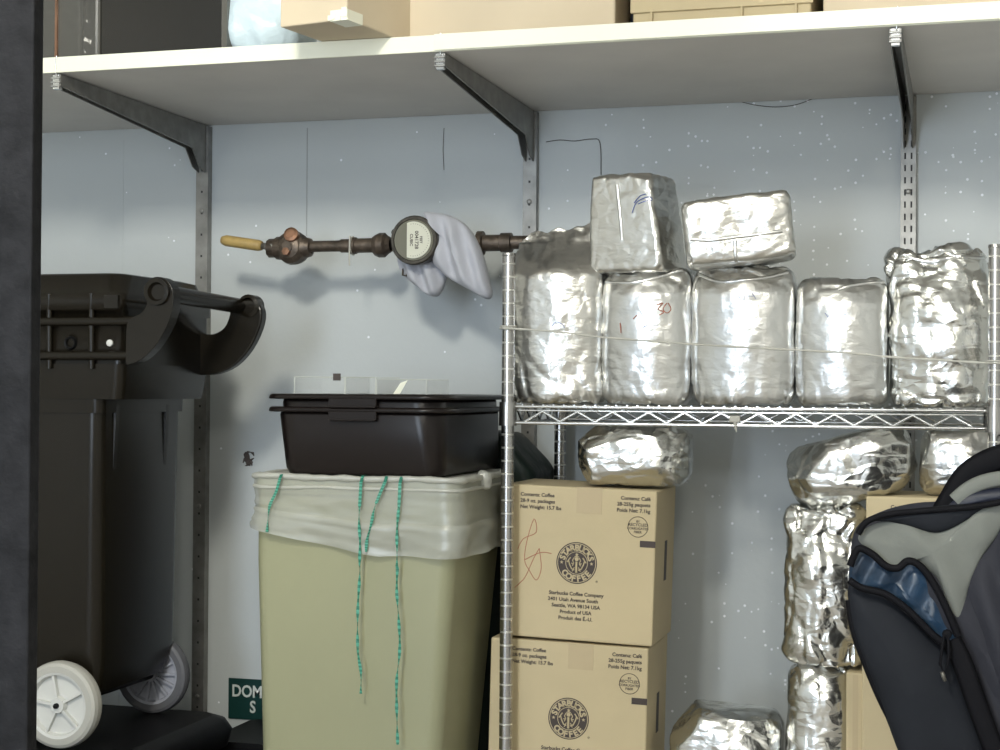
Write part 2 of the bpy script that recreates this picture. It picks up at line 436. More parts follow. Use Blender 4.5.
def on_surface(bvh, px, py, Y=-0.9, off=0.0012):
    a = P(px, py, Y); d = (a - CAM).normalized()
    h = bvh.ray_cast(CAM, d)
    if h[0] is None: return None
    return h[0] - d*off
def scribble(name, bvh, strokes, m, parent, r=0.0009):
    mb = MB()
    for st in strokes:
        pts = [on_surface(bvh, x, y) for x, y in smoothpoly(st, 4, False)]
        pts = [p for p in pts if p is not None]
        if len(pts) > 1: mb.tube(pts, r, 5)
    if mb.v: return mb.build(name, m, parent, weld=False)

# ------------------------------------------------------------------ the room
XL, XR, YB = -2.75, 1.9, -5.45
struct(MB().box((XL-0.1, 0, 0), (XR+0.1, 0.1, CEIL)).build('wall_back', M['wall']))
struct(MB().box((XL-0.1, YB, 0), (XL, 0, CEIL)).build('wall_left', M['sidewall']))
struct(MB().box((XR, YB, 0), (XR+0.1, 0, CEIL)).build('wall_right', M['sidewall']))
mb = MB(); mb.box((XL-0.1, YB-0.1, 0), (-1.7, YB, CEIL)); mb.box((-0.7, YB-0.1, 0), (XR+0.1, YB, CEIL)); mb.box((-1.7, YB-0.1, 2.25), (-0.7, YB, CEIL))  # rear opening added to go with the cool fill light
struct(mb.build('wall_front', M['backwall']))
struct(MB().box((XL-0.1, YB-0.1, -0.1), (XR+0.1, 0.1, 0)).build('floor', M['floor']))
struct(MB().box((XL-0.1, YB-0.1, CEIL), (XR+0.1, 0.1, CEIL+0.1)).build('ceiling', M['ceiling']))
# dark upright at the left edge of the view: the post of a doorway close to the camera
jx = P(41, 375, -2.35).x
jx = P(41, 375, -2.335).x
struct(MB().box((jx-0.095, -2.35, 0), (jx, -2.335, CEIL)).build('trim_1', M['jamb'], bevel=0.002))
# panel joints of the wall
for i, (px, y0, y1) in enumerate(((121, 140, 700), (307, 128, 236), (598, 140, 176))):
    a = P(px, (y0+y1)/2, 0); z1 = P(px, y0, 0).z; z0 = P(px, y1, 0).z
    if i == 2: continue
    struct(MB().box((a.x-0.0012, -0.0008, z0 if i else 0.02), (a.x+0.0012, 0, min(z1, 1.65))).build('trim_%d' % (i+2), M['wall'] if i == 0 else M['seam']))
# ceiling fittings (out of view, they carry the lamps; the rear one is added for fill)
for i, (x, y, sx, sy) in enumerate(((-0.80, -2.95, 0.2, 0.42), (0.5, -4.6, 0.2, 0.6))):
    t = thing('ceiling_light', (x, y, CEIL), ['white ceiling light fitting above the storage corner', 'white housing of the added fill lamp at the rear'][i], 'light')
    MB().box((x-sx, y-sy, CEIL-0.06), (x+sx, y+sy, CEIL-0.001)).build('housing', M['fixture'], t, bevel=0.01)

# wall marks
a = P(248, 459, 0)
mb = MB()
for (x0, y0, x1, y1) in ((244, 454, 250, 452), (250, 452, 254, 456), (246, 464, 254, 458), (245, 466, 253, 462), (244, 458, 243, 463), (249, 460, 252, 466)):
    mb.tube([P(x0, y0, -0.0005), P((x0+x1)/2+1, (y0+y1)/2-1, -0.001), P(x1, y1, -0.0005)], 0.0025, 6, rr=[0.0008, 0.0032, 0.001])
V, Fc = rbox(0.009, 0.002, 0.017, 0.0018, (10, 4, 14)); c = P(247.5, 459, 0)
mb.add([c + Vector((p.x*(0.55+0.45*math.cos(p.z*95)) - p.z*0.25 + 0.004*noise.noise(p*160), p.y*0.5, p.z + 0.002*noise.noise(p*200))) for u, p, n_ in V], Fc, 0, True)
tag(mb.build('wall_scuff', M['stain'], weld=False), 'small dark scuffed gouge in the wall above the liner rim', 'scuff mark')
mb = MB(); mb.tube([P(x, y, -0.002) for x, y in smoothpoly([(546, 142), (560, 140), (575, 141), (592, 139), (600, 143), (601, 175)], 4, False)], 0.0009, 5)
tag(mb.build('loose_wire', M['stain'], weld=False), 'thin dark wire tacked to the wall right of the middle upright', 'wire')
mb = MB(); mb.tube([P(x, y, -0.004) for x, y in smoothpoly([(738, 101), (755, 105), (775, 107), (795, 105), (812, 99)], 4, False)], 0.0008, 5)
tag(mb.build('loose_wire', M['stain'], weld=False), 'thin curved wire drooping just under the big shelf', 'wire')
mb = MB(); mb.tube([P(x, y, -0.001) for x, y in ((444, 128), (443, 150), (444, 170))], 0.0007, 5)
tag(mb.build('wall_scratch', M['stain'], weld=False), 'short faint vertical scratch on the wall above the water meter', 'scratch')

# ------------------------------------------------------------------ uprights, brackets, big shelf
SHZ = 1.655; SHY = -0.66
std_x = (-1.745, -0.940, -0.121)
names = ['left', 'middle', 'right']
for i, x in enumerate(std_x):
    lab = ['slotted grey steel wall upright behind the black wheeled bin',
           'slotted grey steel wall upright right of the water meter',
           'slotted grey steel wall upright behind the foil bags at the right'][i]
    t = thing('wall_upright', (x, 0, 0.02), lab, 'shelf upright', 'slotted wall uprights')
    hw = 0.0155; y = -0.022
    mb = MB()
    z0, z1 = 0.05, SHZ-0.004
    # folded channel: web with two columns of slots, two flanges
    mb.box((x-hw, y, z0), (x-hw+0.002, -0.001, z1)); mb.box((x+hw-0.002, y, z0), (x+hw, -0.001, z1))
    mb.box((x-hw+0.002, y, z0), (x+hw-0.002, y+0.002, z1))
    z = z0+0.02
    while z < z1-0.02:
        if i == 2:
            for dx in (-0.0065, 0.0065): mb.box((x+dx-0.0018, y-0.0005, z), (x+dx+0.0018, y+0.0002, z+0.013), 1)
            z += 0.0254
        else:
            mb.box((x-0.0022, y-0.0005, z), (x+0.0022, y+0.0002, z+0.005), 1); z += 0.0508
    mb.build('channel', [M['steel'], M['slot']], t, weld=False)
    for zz in (0.3, 0.75, 1.12, 1.45):
        mb = MB(); mb.lathe((x, y-0.0005, zz), (0,-1,0), [(0, 0.006), (0.002, 0.0055), (0.003, 0.003), (0.003, 0.0)], 10)
        mb.build('screw_head', M['steel'], t, weld=False)
    # bracket
    t = thing('shelf_bracket', (x, -0.02, SHZ), ['tapered grey steel shelf bracket above the black wheeled bin',
        'tapered grey steel shelf bracket above the water meter', 'tapered steel shelf bracket at the right over the foil bags'][i], 'shelf bracket', 'shelf brackets')
    tip = -0.655
    poly = [(-0.024, SHZ-0.002), (tip, SHZ-0.002), (tip, SHZ-0.026), (-0.09, SHZ-0.066), (-0.055, SHZ-0.105), (-0.024, SHZ-0.115)]
    mb = MB(); n = len(poly)
    for sx in (-0.0085, 0.0085):
        vs = [(x+sx-0.0012, p[0], p[1]) for p in poly] + [(x+sx+0.0012, p[0], p[1]) for p in poly]
        mb.add(vs, [tuple(range(n)), tuple(range(2*n-1, n-1, -1))] + [(k, (k+1)%n, (k+1)%n+n, k+n) for k in range(n)])
    mb.box((x-0.0085, tip, SHZ-0.0035), (x+0.0085, -0.024, SHZ-0.0015))
    mb.build('arm', M['steel'], t, weld=False)
    mb = MB()
    mb.box((x-0.007, tip-0.002, SHZ-0.032), (x+0.007, tip+0.010, SHZ-0.004))
    for dz in (0.008, 0.016, 0.024): mb.tube([(x-0.010, tip-0.0035, SHZ-dz-0.002), (x+0.010, tip-0.0035, SHZ-dz-0.002)], 0.0022, 6)
    mb.tube([(x+0.002, tip-0.004, SHZ-0.006), (x+0.003, tip-0.009, SHZ+0.012), (x+0.004, tip-0.007, SHZ+0.033)], 0.0018, 6)
    mb.build('end_clip', M['chrome'], t, weld=False)

t = thing('wall_shelf', (-0.4, SHY, SHZ), 'long white-edged shelf board on steel brackets across the top', 'shelf')
MB().box((-2.55, SHY+0.003, SHZ), (1.2, -0.004, SHZ+0.030)).build('board', M['shelfunder'], t)
mb = MB(); mb.box((-2.55, SHY-0.003, SHZ-0.0005), (1.2, SHY+0.003, SHZ+0.0305))
mb.box((-0.948, SHY-0.0075, SHZ+0.001), (1.2, SHY-0.0035, SHZ+0.031))
mb.build('edge_band', M['laminate'], t, weld=False, bevel=0.001)
TOP = SHZ + 0.0305

# ------------------------------------------------------------------ things on the big shelf
# smoky clear case, far left
x0 = P(10, 30, -0.56).x; x1 = P(98, 30, -0.56).x
t = thing('plastic_case', ((x0+x1)/2, -0.45, TOP), 'smoky clear plastic case at the left end of the big shelf', 'case')
MB().box((x0, -0.56, TOP), (x1, -0.34, TOP+0.2)).build('shell', M['smoke'], t, bevel=0.006)
mb = MB()
V, Fc = rbox((x1-x0)/2-0.02, 0.085, 0.08, 0.03, (14, 10, 10))
mb.add([Vector(((x0+x1)/2, -0.45, TOP+0.085)) + p + n_*0.02*crumple(p, 20, 3) for u, p, n_ in V], Fc, 0, True)
mb.build('dark_contents', M['gloss'], t, weld=False)
xe = P(57, 30, -0.56).x
mb = MB(); mb.box((xe-0.0025, -0.5645, TOP), (xe+0.0025, -0.5605, TOP+0.2)); mb.build('latch_strip', M['copper'], t)
mb = MB()   # pale patch standing in for reflections on the case wall
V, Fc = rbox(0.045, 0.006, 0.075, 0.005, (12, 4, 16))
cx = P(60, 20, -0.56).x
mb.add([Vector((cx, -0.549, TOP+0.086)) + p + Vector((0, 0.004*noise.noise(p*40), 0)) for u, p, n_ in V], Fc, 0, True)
mb.build('reflection_patch', M['trimgrey'], t, weld=False)
# glossy black panel case
x0 = P(99, 30, -0.60).x; x1 = P(228, 30, -0.60).x
t = thing('glossy_panel', ((x0+x1)/2, -0.58, TOP), 'glossy black panel with grey edge trim on the big shelf', 'panel')
mb = MB(); mb.box((x0+0.004, -0.602, TOP+0.004), (x1-0.010, -0.575, TOP+0.26)); mb.build('panel_face', M['gloss'], t, bevel=0.003)
mb = MB(); mb.box((x1-0.011, -0.605, TOP), (x1, -0.560, TOP+0.264)); mb.box((x0, -0.605, TOP), (x0+0.005, -0.560, TOP+0.264)); mb.box((x0, -0.605, TOP), (x1, -0.560, TOP+0.0045))
mb.build('panel_frame', M['trimgrey'], t, weld=False)
# pale blue plastic bag
a = P(268, 40, -0.5)
V, Fc = rbox(0.075, 0.085, 0.10, 0.05, (16, 14, 16))
mb = MB(); mb.add([Vector((a.x, -0.5, TOP+0.098)) + p + n_*0.03*crumple(p, 11, 2) for u, p, n_ in V], Fc, 0, True)
for v in mb.v: v.z = max(v.z, TOP)
tag(mb.build('plastic_bag', M['lightblue'], weld=False), 'crumpled pale blue plastic bag beside the glossy black panel', 'plastic bag')
# overhanging small carton
A = PZ(347, 20, TOP); B = PZ(280, 28, TOP)
ux = (B - A); ux.z = 0; wA = ux.length; ux.normalize(); uy = Vector((-ux.y, ux.x, 0));
if uy.y < 0: uy = -uy
def obox(mb, A, ux, uy, a0, a1, b0, b1, z0, z1, mi=0):
    c = [A + ux*a + uy*b for a, b in ((a0, b0), (a1, b0), (a1, b1), (a0, b1))]
    vs = [Vector((p.x, p.y, z0)) for p in c] + [Vector((p.x, p.y, z1)) for p in c]
    mb.add(vs, [(0,3,2,1),(4,5,6,7),(0,1,5,4),(1,2,6,5),(2,3,7,6),(3,0,4,7)], mi)
t = thing('cardboard_box', (A.x, A.y+0.2, TOP), 'small carton with torn taped corner jutting over the shelf edge', 'box')
mb = MB(); obox(mb, A, ux, uy, 0, wA, 0, 0.28, TOP+0.001, TOP+0.17); mb.build('carton', M['card2'], t, bevel=0.003)
mb = MB(); obox(mb, A, ux, uy, -0.0012, 0.035, -0.0012, 0.05, TOP+0.0005, TOP+0.02)
for k in range(6):
    c = A + ux*random.uniform(0, 0.05) + uy*random.uniform(-0.002, 0)
    obox(mb, c, ux, uy, -0.004, 0.006, -0.002, 0.001, TOP+0.004*k*0.5, TOP+0.008+0.003*k)
mb.build('torn_tape', M['laminate'], t, weld=False)
# large cartons
def carton(px0, px1, Yf, dp, ht, label, matk='card2', ledge=False, text=None):
    x0 = P(px0, 15, Yf).x; x1 = P(px1, 15, Yf).x
    t = thing('cardboard_box', ((x0+x1)/2, Yf+dp/2, TOP), label, 'box', 'cartons on the big shelf')
    mb = MB(); mb.box((x0, Yf, TOP+0.0005), (x1, Yf+dp, TOP+ht)); mb.build('carton', M[matk], t, bevel=0.004)
    mb = MB(); mb.box((x0+0.002, Yf+dp/2-0.025, TOP+ht), (x1-0.002, Yf+dp/2+0.025, TOP+ht+0.0006)); mb.build('tape', M['tape'], t)
    if ledge:
        mb = MB(); zz = TOP+ht
        zl = P(px0+30, 12, Yf).z
        mb.box((x0-0.004, Yf-0.005, zl), (x1+0.004, Yf+0.0005, zz+0.004))
        for q in (0.11, 0.62, 0.92): mb.box((x0+(x1-x0)*q-0.002, Yf-0.0075, TOP), (x0+(x1-x0)*q+0.002, Yf, zl))
        mb.build('lid', M[matk], t, weld=False, bevel=0.001)
    return t, x0, x1
t, bx0, bx1 = carton(396, 615, -0.60, 0.38, 0.26, 'long pale cardboard carton with sideways lettering on the big shelf')
mb = MB(); add_text(mb, 'JTA 10502', 0.017, P(404, 15, -0.60).x+0.004, -0.6006, P(404, 33, -0.6).z+0.004, bold=0.0003, rot=PI/2); mb.build('printed_text', M['ink'], t, weld=False)
t2, _, _ = carton(633, 811, -0.60, 0.36, 0.22, 'lidded carton with ribbed sides right of the long pale carton', 'card', True)
t3, _, _ = carton(823, 1090, -0.59, 0.36, 0.25, 'reddish pale carton at the right end of the big shelf')
x0 = bx1+0.003
tag(MB().box((x0, -0.48, TOP), (x0+0.022, -0.2, TOP+0.2)).build('dark_folder', M['bpnavy'], bevel=0.004), 'dark folder standing in the gap between two cartons', 'folder')

# ------------------------------------------------------------------ water meter pipe
PY = -0.185
pz = P(340, 246, PY).z
t = thing('water_pipe', (-1.3, PY, pz), 'weathered brass water pipe with valve and round meter on the wall', 'water pipe')
X = lambda px: P(px, 246, PY).x
mb = MB()
mb.tube([(X(300), PY, pz), (X(380), PY, pz)], 0.0125, 14)
mb.lathe((X(341), PY, pz), (1,0,0), [(0, 0.0125), (0.001, 0.015), (0.022, 0.015), (0.023, 0.0185), (0.036, 0.0185), (0.037, 0.016), (0.09, 0.016)], 18)
xr = X(484)
mb.tube([(X(430), PY, pz), (X(520), PY, pz), (X(528), PY+0.004, pz), (X(534), PY+0.02, pz), (X(536), PY+0.05, pz), (X(536), -0.002, pz)], 0.0145, 14)
mb.lathe((X(478), PY, pz), (1,0,0), [(0, 0.014), (0, 0.026), (0.012, 0.026), (0.014, 0.018), (0.05, 0.0175), (0.052, 0.021), (0.075, 0.021), (0.076, 0.0145)], 18)
mb.build('pipe', M['rust'], t, weld=False)
mb = MB()   # valve
c = Vector((X(293), PY, pz-0.002))
mb.lathe(c, (0,-1,0), [(-0.03, 0.0), (-0.028, 0.025), (-0.015, 0.036), (0.0, 0.038), (0.015, 0.035), (0.026, 0.024), (0.03, 0.012), (0.034, 0.012), (0.034, 0)], 22)
mb.lathe(c - Vector((0.062, 0, 0)), (1,0,0), [(0, 0.012), (0.004, 0.021), (0.02, 0.021), (0.022, 0.025), (0.04, 0.027), (0.06, 0.03)], 8)
mb.lathe(c + Vector((0.025, 0, 0)), (1,0,0), [(0, 0.025), (0.018, 0.02), (0.02, 0.013)], 18)
v = mb.build('valve_body', M['rust'], t, weld=False)
mb = MB(); mb.lathe(c + Vector((0.006, -0.012, 0.022)), (0.1,-1,0.3), [(0, 0.017), (0.02, 0.016), (0.023, 0.010), (0.023, 0.0)], 16)
mb.lathe(c + Vector((-0.002, -0.02, -0.012)), (0.0,-1,0.1), [(0, 0.010), (0.017, 0.009), (0.018, 0.0)], 6)
mb.build('valve_plug', M['copper'], v, weld=False)
mb = MB(); h0 = P(277, 247, PY-0.01); h1 = P(222, 240, PY-0.01); hm = P(262, 246, PY-0.01)
mb.tube([h0, hm], 0.008, 10, rr=[0.011, 0.007]); mb.build('valve_stem', M['steel'], t)
mb = MB(); d = (h1-hm)
mb.tube([hm, hm+d*0.08, hm+d*0.5, hm+d*0.9, h1], 0.011, 12, rr=[0.010, 0.0125, 0.0125, 0.0125, 0.009]); mb.build('valve_handle', M['tan'], t)
mb = MB(); mb.tube([(X(351)+0.005, PY-0.02, pz+0.02), (X(351)+0.005, PY-0.022, pz-0.02), (X(353), PY-0.02, pz-0.045)], 0.0018, 6)
mb.tube([(X(351)+0.005+0.0205*math.cos(k)*0, PY+0.0195*math.cos(k), pz+0.0195*math.sin(k)) for k in [j*PI/8 for j in range(17)]], 0.0018, 6)
mb.build('wire_tie', M['twine'], t, weld=False)
# union nut and meter
mb = MB()
mb.lathe((X(374), PY, pz), (1,0,0), [(0, 0.014), (0.001, 0.022), (0.012, 0.027), (0.026, 0.027), (0.032, 0.021), (0.04, 0.016)], 8)
mb.build('union_nut', M['rust'], t, weld=False)
mc = P(413.5, 240, -0.27); mc.y = -0.27
mb = MB()
mb.lathe((mc.x, -0.27, mc.z), (0,1,0), [(0.003, 0.0), (0.003, 0.044), (0.0, 0.045), (0.0, 0.050), (0.004, 0.0525), (0.02, 0.052), (0.025, 0.049), (0.085, 0.050), (0.09, 0.054), (0.10, 0.054), (0.105, 0.045), (0.13, 0.035), (0.13, 0)], 32)
mb.lathe((mc.x-0.068, PY, pz), (1,0,0), [(0, 0.014), (0.004, 0.019), (0.02, 0.021), (0.03, 0.03)], 16)
mb.lathe((mc.x+0.02, PY, pz), (1,0,0), [(0, 0.03), (0.035, 0.028), (0.05, 0.022), (0.06, 0.02)], 16)
mb.lathe((mc.x-0.047, -0.255, mc.z+0.018), (0,1,0), [(0, 0.0), (0, 0.009), (0.02, 0.009)], 10)
for dx, dz in ((0.045, -0.045), (-0.005, -0.056), (0.03, 0.05)): mb.lathe((mc.x+dx, -0.2, mc.z+dz), (0,1,0), [(0, 0.0), (0, 0.008), (0.05, 0.008)], 8)
mb.tube([(mc.x-0.036, -0.21, mc.z-0.045), (mc.x-0.043, -0.215, mc.z-0.058), (mc.x-0.042, -0.22, mc.z-0.07), (mc.x-0.034, -0.22, mc.z-0.072), (mc.x-0.031, -0.215, mc.z-0.06), (mc.x-0.036, -0.21, mc.z-0.047)], 0.0022, 6)
meter = mb.build('meter_body', M['bronze'], t, weld=False)
mb = MB(); mb.lathe((mc.x, -0.2675, mc.z), (0,1,0), [(-0.002, 0.0), (-0.002, 0.0435), (0.0, 0.044)], 28); mb.build('glass_lid', M['glass'], meter, weld=False)
mb = MB(); n = 26; pts = []
for k in range(n+1):
    a = -0.62*PI + 1.24*PI*k/n; pts.append((mc.x+0.039*math.cos(a), mc.z+0.039*math.sin(a)))
mb.prism(pts, -0.2715, -0.2692); mb.build('dial', M['dial'], meter, weld=False)
mb = MB()
for k, (s_, tx) in enumerate(((0.009, 'CUBIC'), (0.011, '0041728'), (0.0075, 'FEET'))):
    add_text(mb, tx, s_, mc.x+0.004+0.011*(k-1), -0.2718, mc.z, 'CENTER', rot=-PI/2, bold=0.0002)
for k in range(24):
    a = -0.55*PI+1.1*PI*k/23; mb.box((mc.x+0.034*math.cos(a)-0.0006, -0.272, mc.z+0.034*math.sin(a)-0.0006), (mc.x+0.034*math.cos(a)+0.0006, -0.2714, mc.z+0.034*math.sin(a)+0.0006))
mb.build('dial_marking', M['ink'], meter, weld=False)
# rag
fold = lambda p: 0.010*math.sin(p.x*150+p.z*40) + 0.008*noise.noise(p*30)
mb = MB()
dome(mb, [(424,213),(438,213),(454,217),(468,227),(478,243),(485,262),(489,280),(492,295),(486,299),(468,289),(452,280),(442,272),(434,262),(436,250),(440,240),(438,226)], -0.235, 0.035, 0.03, fold=fold, centre=(457, 252), sharp=0.35)
dome(mb, [(400,256),(400,268),(408,279),(418,287),(428,295),(438,296),(444,286),(448,270),(444,256),(420,250)], -0.20, 0.03, 0.02, fold=fold, sharp=0.35)
tag(mb.build('rag', M['cloth'], weld=False), 'white cloth rag draped over the round water meter', 'cloth')

# sign
x0 = P(229, 695, 0).x; z1 = P(229, 677.5, 0).z; z0 = P(229, 718, 0).z
t = thing('pipe_sign', (x0+0.09, 0, z0), 'dark green sign plate with white letters low on the wall', 'sign')
mb = MB(); mb.box((x0, -0.004, z0), (x0+0.18, -0.0005, z1)); mb.build('plate', M['sign'], t, bevel=0.001)
mb = MB(); xs = P(232.5, 695, 0).x
add_text(mb, 'DOM', 0.039, xs, -0.0045, P(232, 695.5, 0).z, bold=0.0009, xs=0.86)
add_text(mb, 'S', 0.039, P(250.5, 710, 0).x, -0.0045, P(250, 712, 0).z, bold=0.0009, xs=0.86)
mb.build('lettering', M['signw'], t, weld=False)

# ------------------------------------------------------------------ black wheeled bin
by0, by1 = -0.70, -0.36
xb = P(100, 400, by0).x; xc = P(127, 330, by0).x
XBL = xb - 0.52
t = thing('wheeled_bin', ((XBL+xb)/2, -0.53, 0.333), 'tall black wheeled bin with hinged lid and loop handle at left', 'wheeled bin')
zb = 0.44; zc = P(100, 395, by0).z
mb = MB()
def ringbox(mb, lv, mi=0, nseg=5):
    """lofted rounded rectangles: levels of (x0,x1,y0,y1,z,r)"""
    rings = []
    for (x0, x1, y0, y1, z, r) in lv:
        g = []
        for (cx, cy, a0) in ((x1-r, y0+r, -PI/2), (x1-r, y1-r, 0), (x0+r, y1-r, PI/2), (x0+r, y0+r, PI)):
            for k in range(nseg+1):
                a = a0 + PI/2*k/nseg; g.append(Vector((cx+r*math.cos(a), cy+r*math.sin(a), z)))
        rings.append(g)
    n = len(rings[0]); vs = [p for g in rings for p in g]
    fs = [(i*n+k, i*n+(k+1)%n, (i+1)*n+(k+1)%n, (i+1)*n+k) for i in range(len(rings)-1) for k in range(n)]
    mb.add(vs, fs, mi, True); mb.add(rings[0], [tuple(range(n))[::-1]], mi); mb.add(rings[-1], [tuple(range(n))], mi)
    return mb
ringbox(mb, [(XBL+0.06, xb-0.018, by0+0.02, by1-0.02, zb-0.01, 0.03), (XBL+0.05, xb-0.004, by0+0.008, by1-0.004, zb+0.05, 0.03), (XBL, xb, by0, by1, zc, 0.025)])
# raised ribs on the two faces that show
def rib(mb, x, zlo, zhi, w_=0.012, d=0.008):
    xo = lambda z: (z-zc)/(zc-zb)*0.0
    mb.box((x-w_/2, by0-d+0.02*(1-(zlo-zb)/(zc-zb)), zlo), (x+w_/2, by0+0.03, zhi))
for x in (xb-0.06, xb-0.20, xb-0.36): rib(mb, x, zb+0.03, zc)
for y in (by0+0.05, by1-0.085):
    vs = []
    for (z, xx) in ((zb+0.04, xb-0.030), (zc-0.02, xb-0.001)):
        vs += [(xx-0.02, y, z), (xx+0.007, y+0.004, z), (xx+0.007, y+0.016, z), (xx-0.02, y+0.02, z)]
    mb.add(vs, [(0,1,5,4),(1,2,6,5),(2,3,7,6),(3,0,4,7),(4,5,6,7),(3,2,1,0)])
body = mb.build('body', M['blackplastic'], t, weld=False)
# collar + lid
z382 = P(124, 384, by0).z; z366 = P(100, 364, by0).z; z310 = P(100, 311, by0).z; ztop = P(100, 272, by0).z
mb = MB()
ringbox(mb, [(XBL-0.02, xb+0.005, by0-0.004, by1+0.004, zc-0.035, 0.02), (XBL-0.02, xb+0.006, by0-0.006, by1+0.006, zc-0.008, 0.02)])
ringbox(mb, [(XBL-0.03, xc-0.010, by0-0.008, by1+0.008, zc-0.008, 0.02), (XBL-0.03, xc-0.004, by0-0.012, by1+0.012, z382, 0.02), (XBL-0.03, xc, by0-0.016, by1+0.012, z366, 0.02)])
mb.build('collar', M['blackplastic'], t, weld=False)
mb = MB()
z296 = P(100, 294, by0).z
ringbox(mb, [(XBL-0.03, xc, by0-0.012, by1+0.012, z366, 0.02), (XBL-0.03, xc, by0-0.012, by1+0.012, z310, 0.02),
             (XBL-0.03, xc+0.004, by0-0.026, by1+0.02, z310+0.002, 0.02), (XBL-0.03, xc+0.004, by0-0.026, by1+0.02, z296-0.003, 0.02),
             (XBL-0.02, xc-0.004, by0-0.018, by1+0.015, z296+0.003, 0.03), (XBL, xc-0.012, by0+0.004, by1-0.004, ztop-0.006, 0.035), (XBL+0.02, xc-0.035, by0+0.03, by1-0.03, ztop, 0.03)])
lid = mb.build('lid', M['blackplastic'], t, weld=False)
# mouldings on the near face of the lid
mb = MB()
yb = by0-0.022
zA = P(100, 322, by0).z; zB = P(100, 356, by0).z; xq = P(140, 340, by0).x
for z in (zA, zB):
    mb.tube([(XBL, yb, z), (P(56, 340, by0).x, yb, z), (xq-0.03, yb, z), (xq, yb, z+0.001)], 0.009, 10)
for px in (55, 97):
    x = P(px, 340, by0).x; mb.tube([(x, yb+0.003, z366-0.01), (x, yb+0.001, z296)], 0.006, 8)
x = P(126, 300, by0).x; mb.box((x-0.03, by0-0.03, z310+0.004), (x-0.001, by0-0.02, z296-0.004))
mb.build('moulded_bar', M['blackplastic'], lid, weld=False)
mb = MB(); c = P(110, 343, by0-0.014); mb.lathe(c, (0,-1,0), [(0, 0.007), (0.003, 0.0065), (0.004, 0.004), (0.004, 0)], 12); mb.build('rivet', M['wheelw'], lid, weld=False)
mb = MB(); c = P(71, 343, by0-0.012); mb.lathe(c, (0,-1,0), [(-0.001, 0.0), (-0.001, 0.008), (0.005, 0.009), (0.006, 0.012), (0, 0.014)], 16); mb.build('boss', M['blackmatte'], lid, weld=False)
# handle: two curved arms with a grip bar between
hb = P(167, 293, by0)
def shift_arm(Y0, Y1, mirror=False):
    pl = [(138,365),(150,360),(162,349),(172,334),(179,318),(182,303),(181,290),(175,281),(166,278),(158,281),(153,289),(153,297),(156,305),(150,314),(142,318),(136,325),(135,345),(135,362)]
    pw = [P(x, y, by0) for x, y in smoothpoly(pl, 3)]
    m_ = MB(); m_.prism([(p.x, p.z) for p in pw], Y0, Y1); return m_
shift_arm(by0-0.035, by0-0.005).build('handle_arm', M['blackplastic'], t, bevel=0.004)
mb = MB()
pl = [(236,303),(250,299),(260,303),(264,314),(261,330),(251,350),(236,366),(218,374),(200,375),(184,372),(184,330),(205,334),(216,334),(226,328),(231,318),(233,308)]
pw = [P(x, y, -0.38) for x, y in smoothpoly(pl, 3)]
mb.prism([(p.x, p.z) for p in pw], -0.392, -0.365); mb.build('handle_arm', M['blackplastic'], t, bevel=0.004)
mb = MB(); hf = P(250, 306, -0.385)
mb.tube([(hb.x, by0-0.03, hb.z), (hb.x+0.002, -0.39, hf.z)], 0.0165, 16)
mb.lathe((hb.x, by0-0.034, hb.z), (0,-1,0), [(0, 0.026), (0.008, 0.025), (0.009, 0.018), (0.0, 0.014), (-0.001, 0.0)], 24)
mb.lathe((hf.x, -0.365, hf.z), (0,-1,0), [(0, 0.0), (0, 0.024), (0.03, 0.024), (0.034, 0.017)], 20)
mb.build('grip_bar', M['blackplastic'], t, weld=False)
# wheels + axle
def wheel(c, r, wd, spokes, mt, mh, solid):
    mb = MB(); c = Vector(c)
    mb.lathe(c, (0,-1,0), [(-wd/2, r*0.74), (-wd/2, r*0.9), (-wd*0.4, r*0.97), (-wd*0.15, r), (wd*0.15, r), (wd*0.4, r*0.97), (wd/2, r*0.9), (wd/2, r*0.76)], 40)
    ty = mb.build('wheel', mt, t, weld=False)
    mb = MB()
    mb.lathe(c, (0,-1,0), [(wd/2, r*0.77), (wd/2-0.002, r*0.70), (wd/2-0.008, r*0.68), (wd*0.1, r*0.66), (wd*0.1, r*0.2), (wd*0.45, r*0.17), (wd*0.45, r*0.06)], 40)
    mb.lathe(c, (0,-1,0), [(-wd/2, r*0.77), (-wd*0.4, r*0.66), (-wd*0.1, r*0.64), (-wd*0.1, 0)], 40)
    for k in range(spokes):
        a = 2*PI*k/spokes + 0.5
        d = Vector((math.cos(a), 0, math.sin(a))); e = Vector((-d.z, 0, d.x))
        sw = 0.0025
        vs = [c + d*(r*q) + e*(sw*s1) + Vector((0, -yy, 0)) for q in (0.15, 0.69) for s1 in (-1, 1) for yy in (wd*0.1, wd*0.38)]
        mb.add(vs, [(0,1,3,2),(4,6,7,5),(0,4,5,1),(2,3,7,6),(1,5,7,3),(0,2,6,4)])
    mb.build('hub', mh, ty, weld=False)
    mb = MB(); mb.lathe(c, (0,-1,0), [(wd*0.4, r*0.065), (wd*0.62, r*0.06), (wd*0.66, 0)], 10); mb.build('axle_nut', M['blackmatte'], ty, weld=False)
wn = P(61, 706, -0.725); wf = P(147, 679, -0.40)
wheel((wn.x, -0.725, 0.333+0.084), 0.084, 0.034, 5, M['tyre'], M['wheelw'], True)
wheel((wn.x+0.005, -0.37, 0.333+0.084), 0.084, 0.030, 14, M['tyredk'], M['wheeld'], False)
MB().tube([(wn.x, -0.71, 0.417), (wn.x+0.004, -0.38, 0.417)], 0.009, 10).build('axle', M['blackmatte'], t)
# front foot of the bin
mb = MB(); ringbox(mb, [(XBL+0.07, XBL+0.2, by0+0.05, by1-0.05, 0.3325, 0.02), (XBL+0.06, XBL+0.22, by0+0.04, by1-0.04, 0.44, 0.02)]); mb.build('foot', M['blackplastic'], t, weld=False)

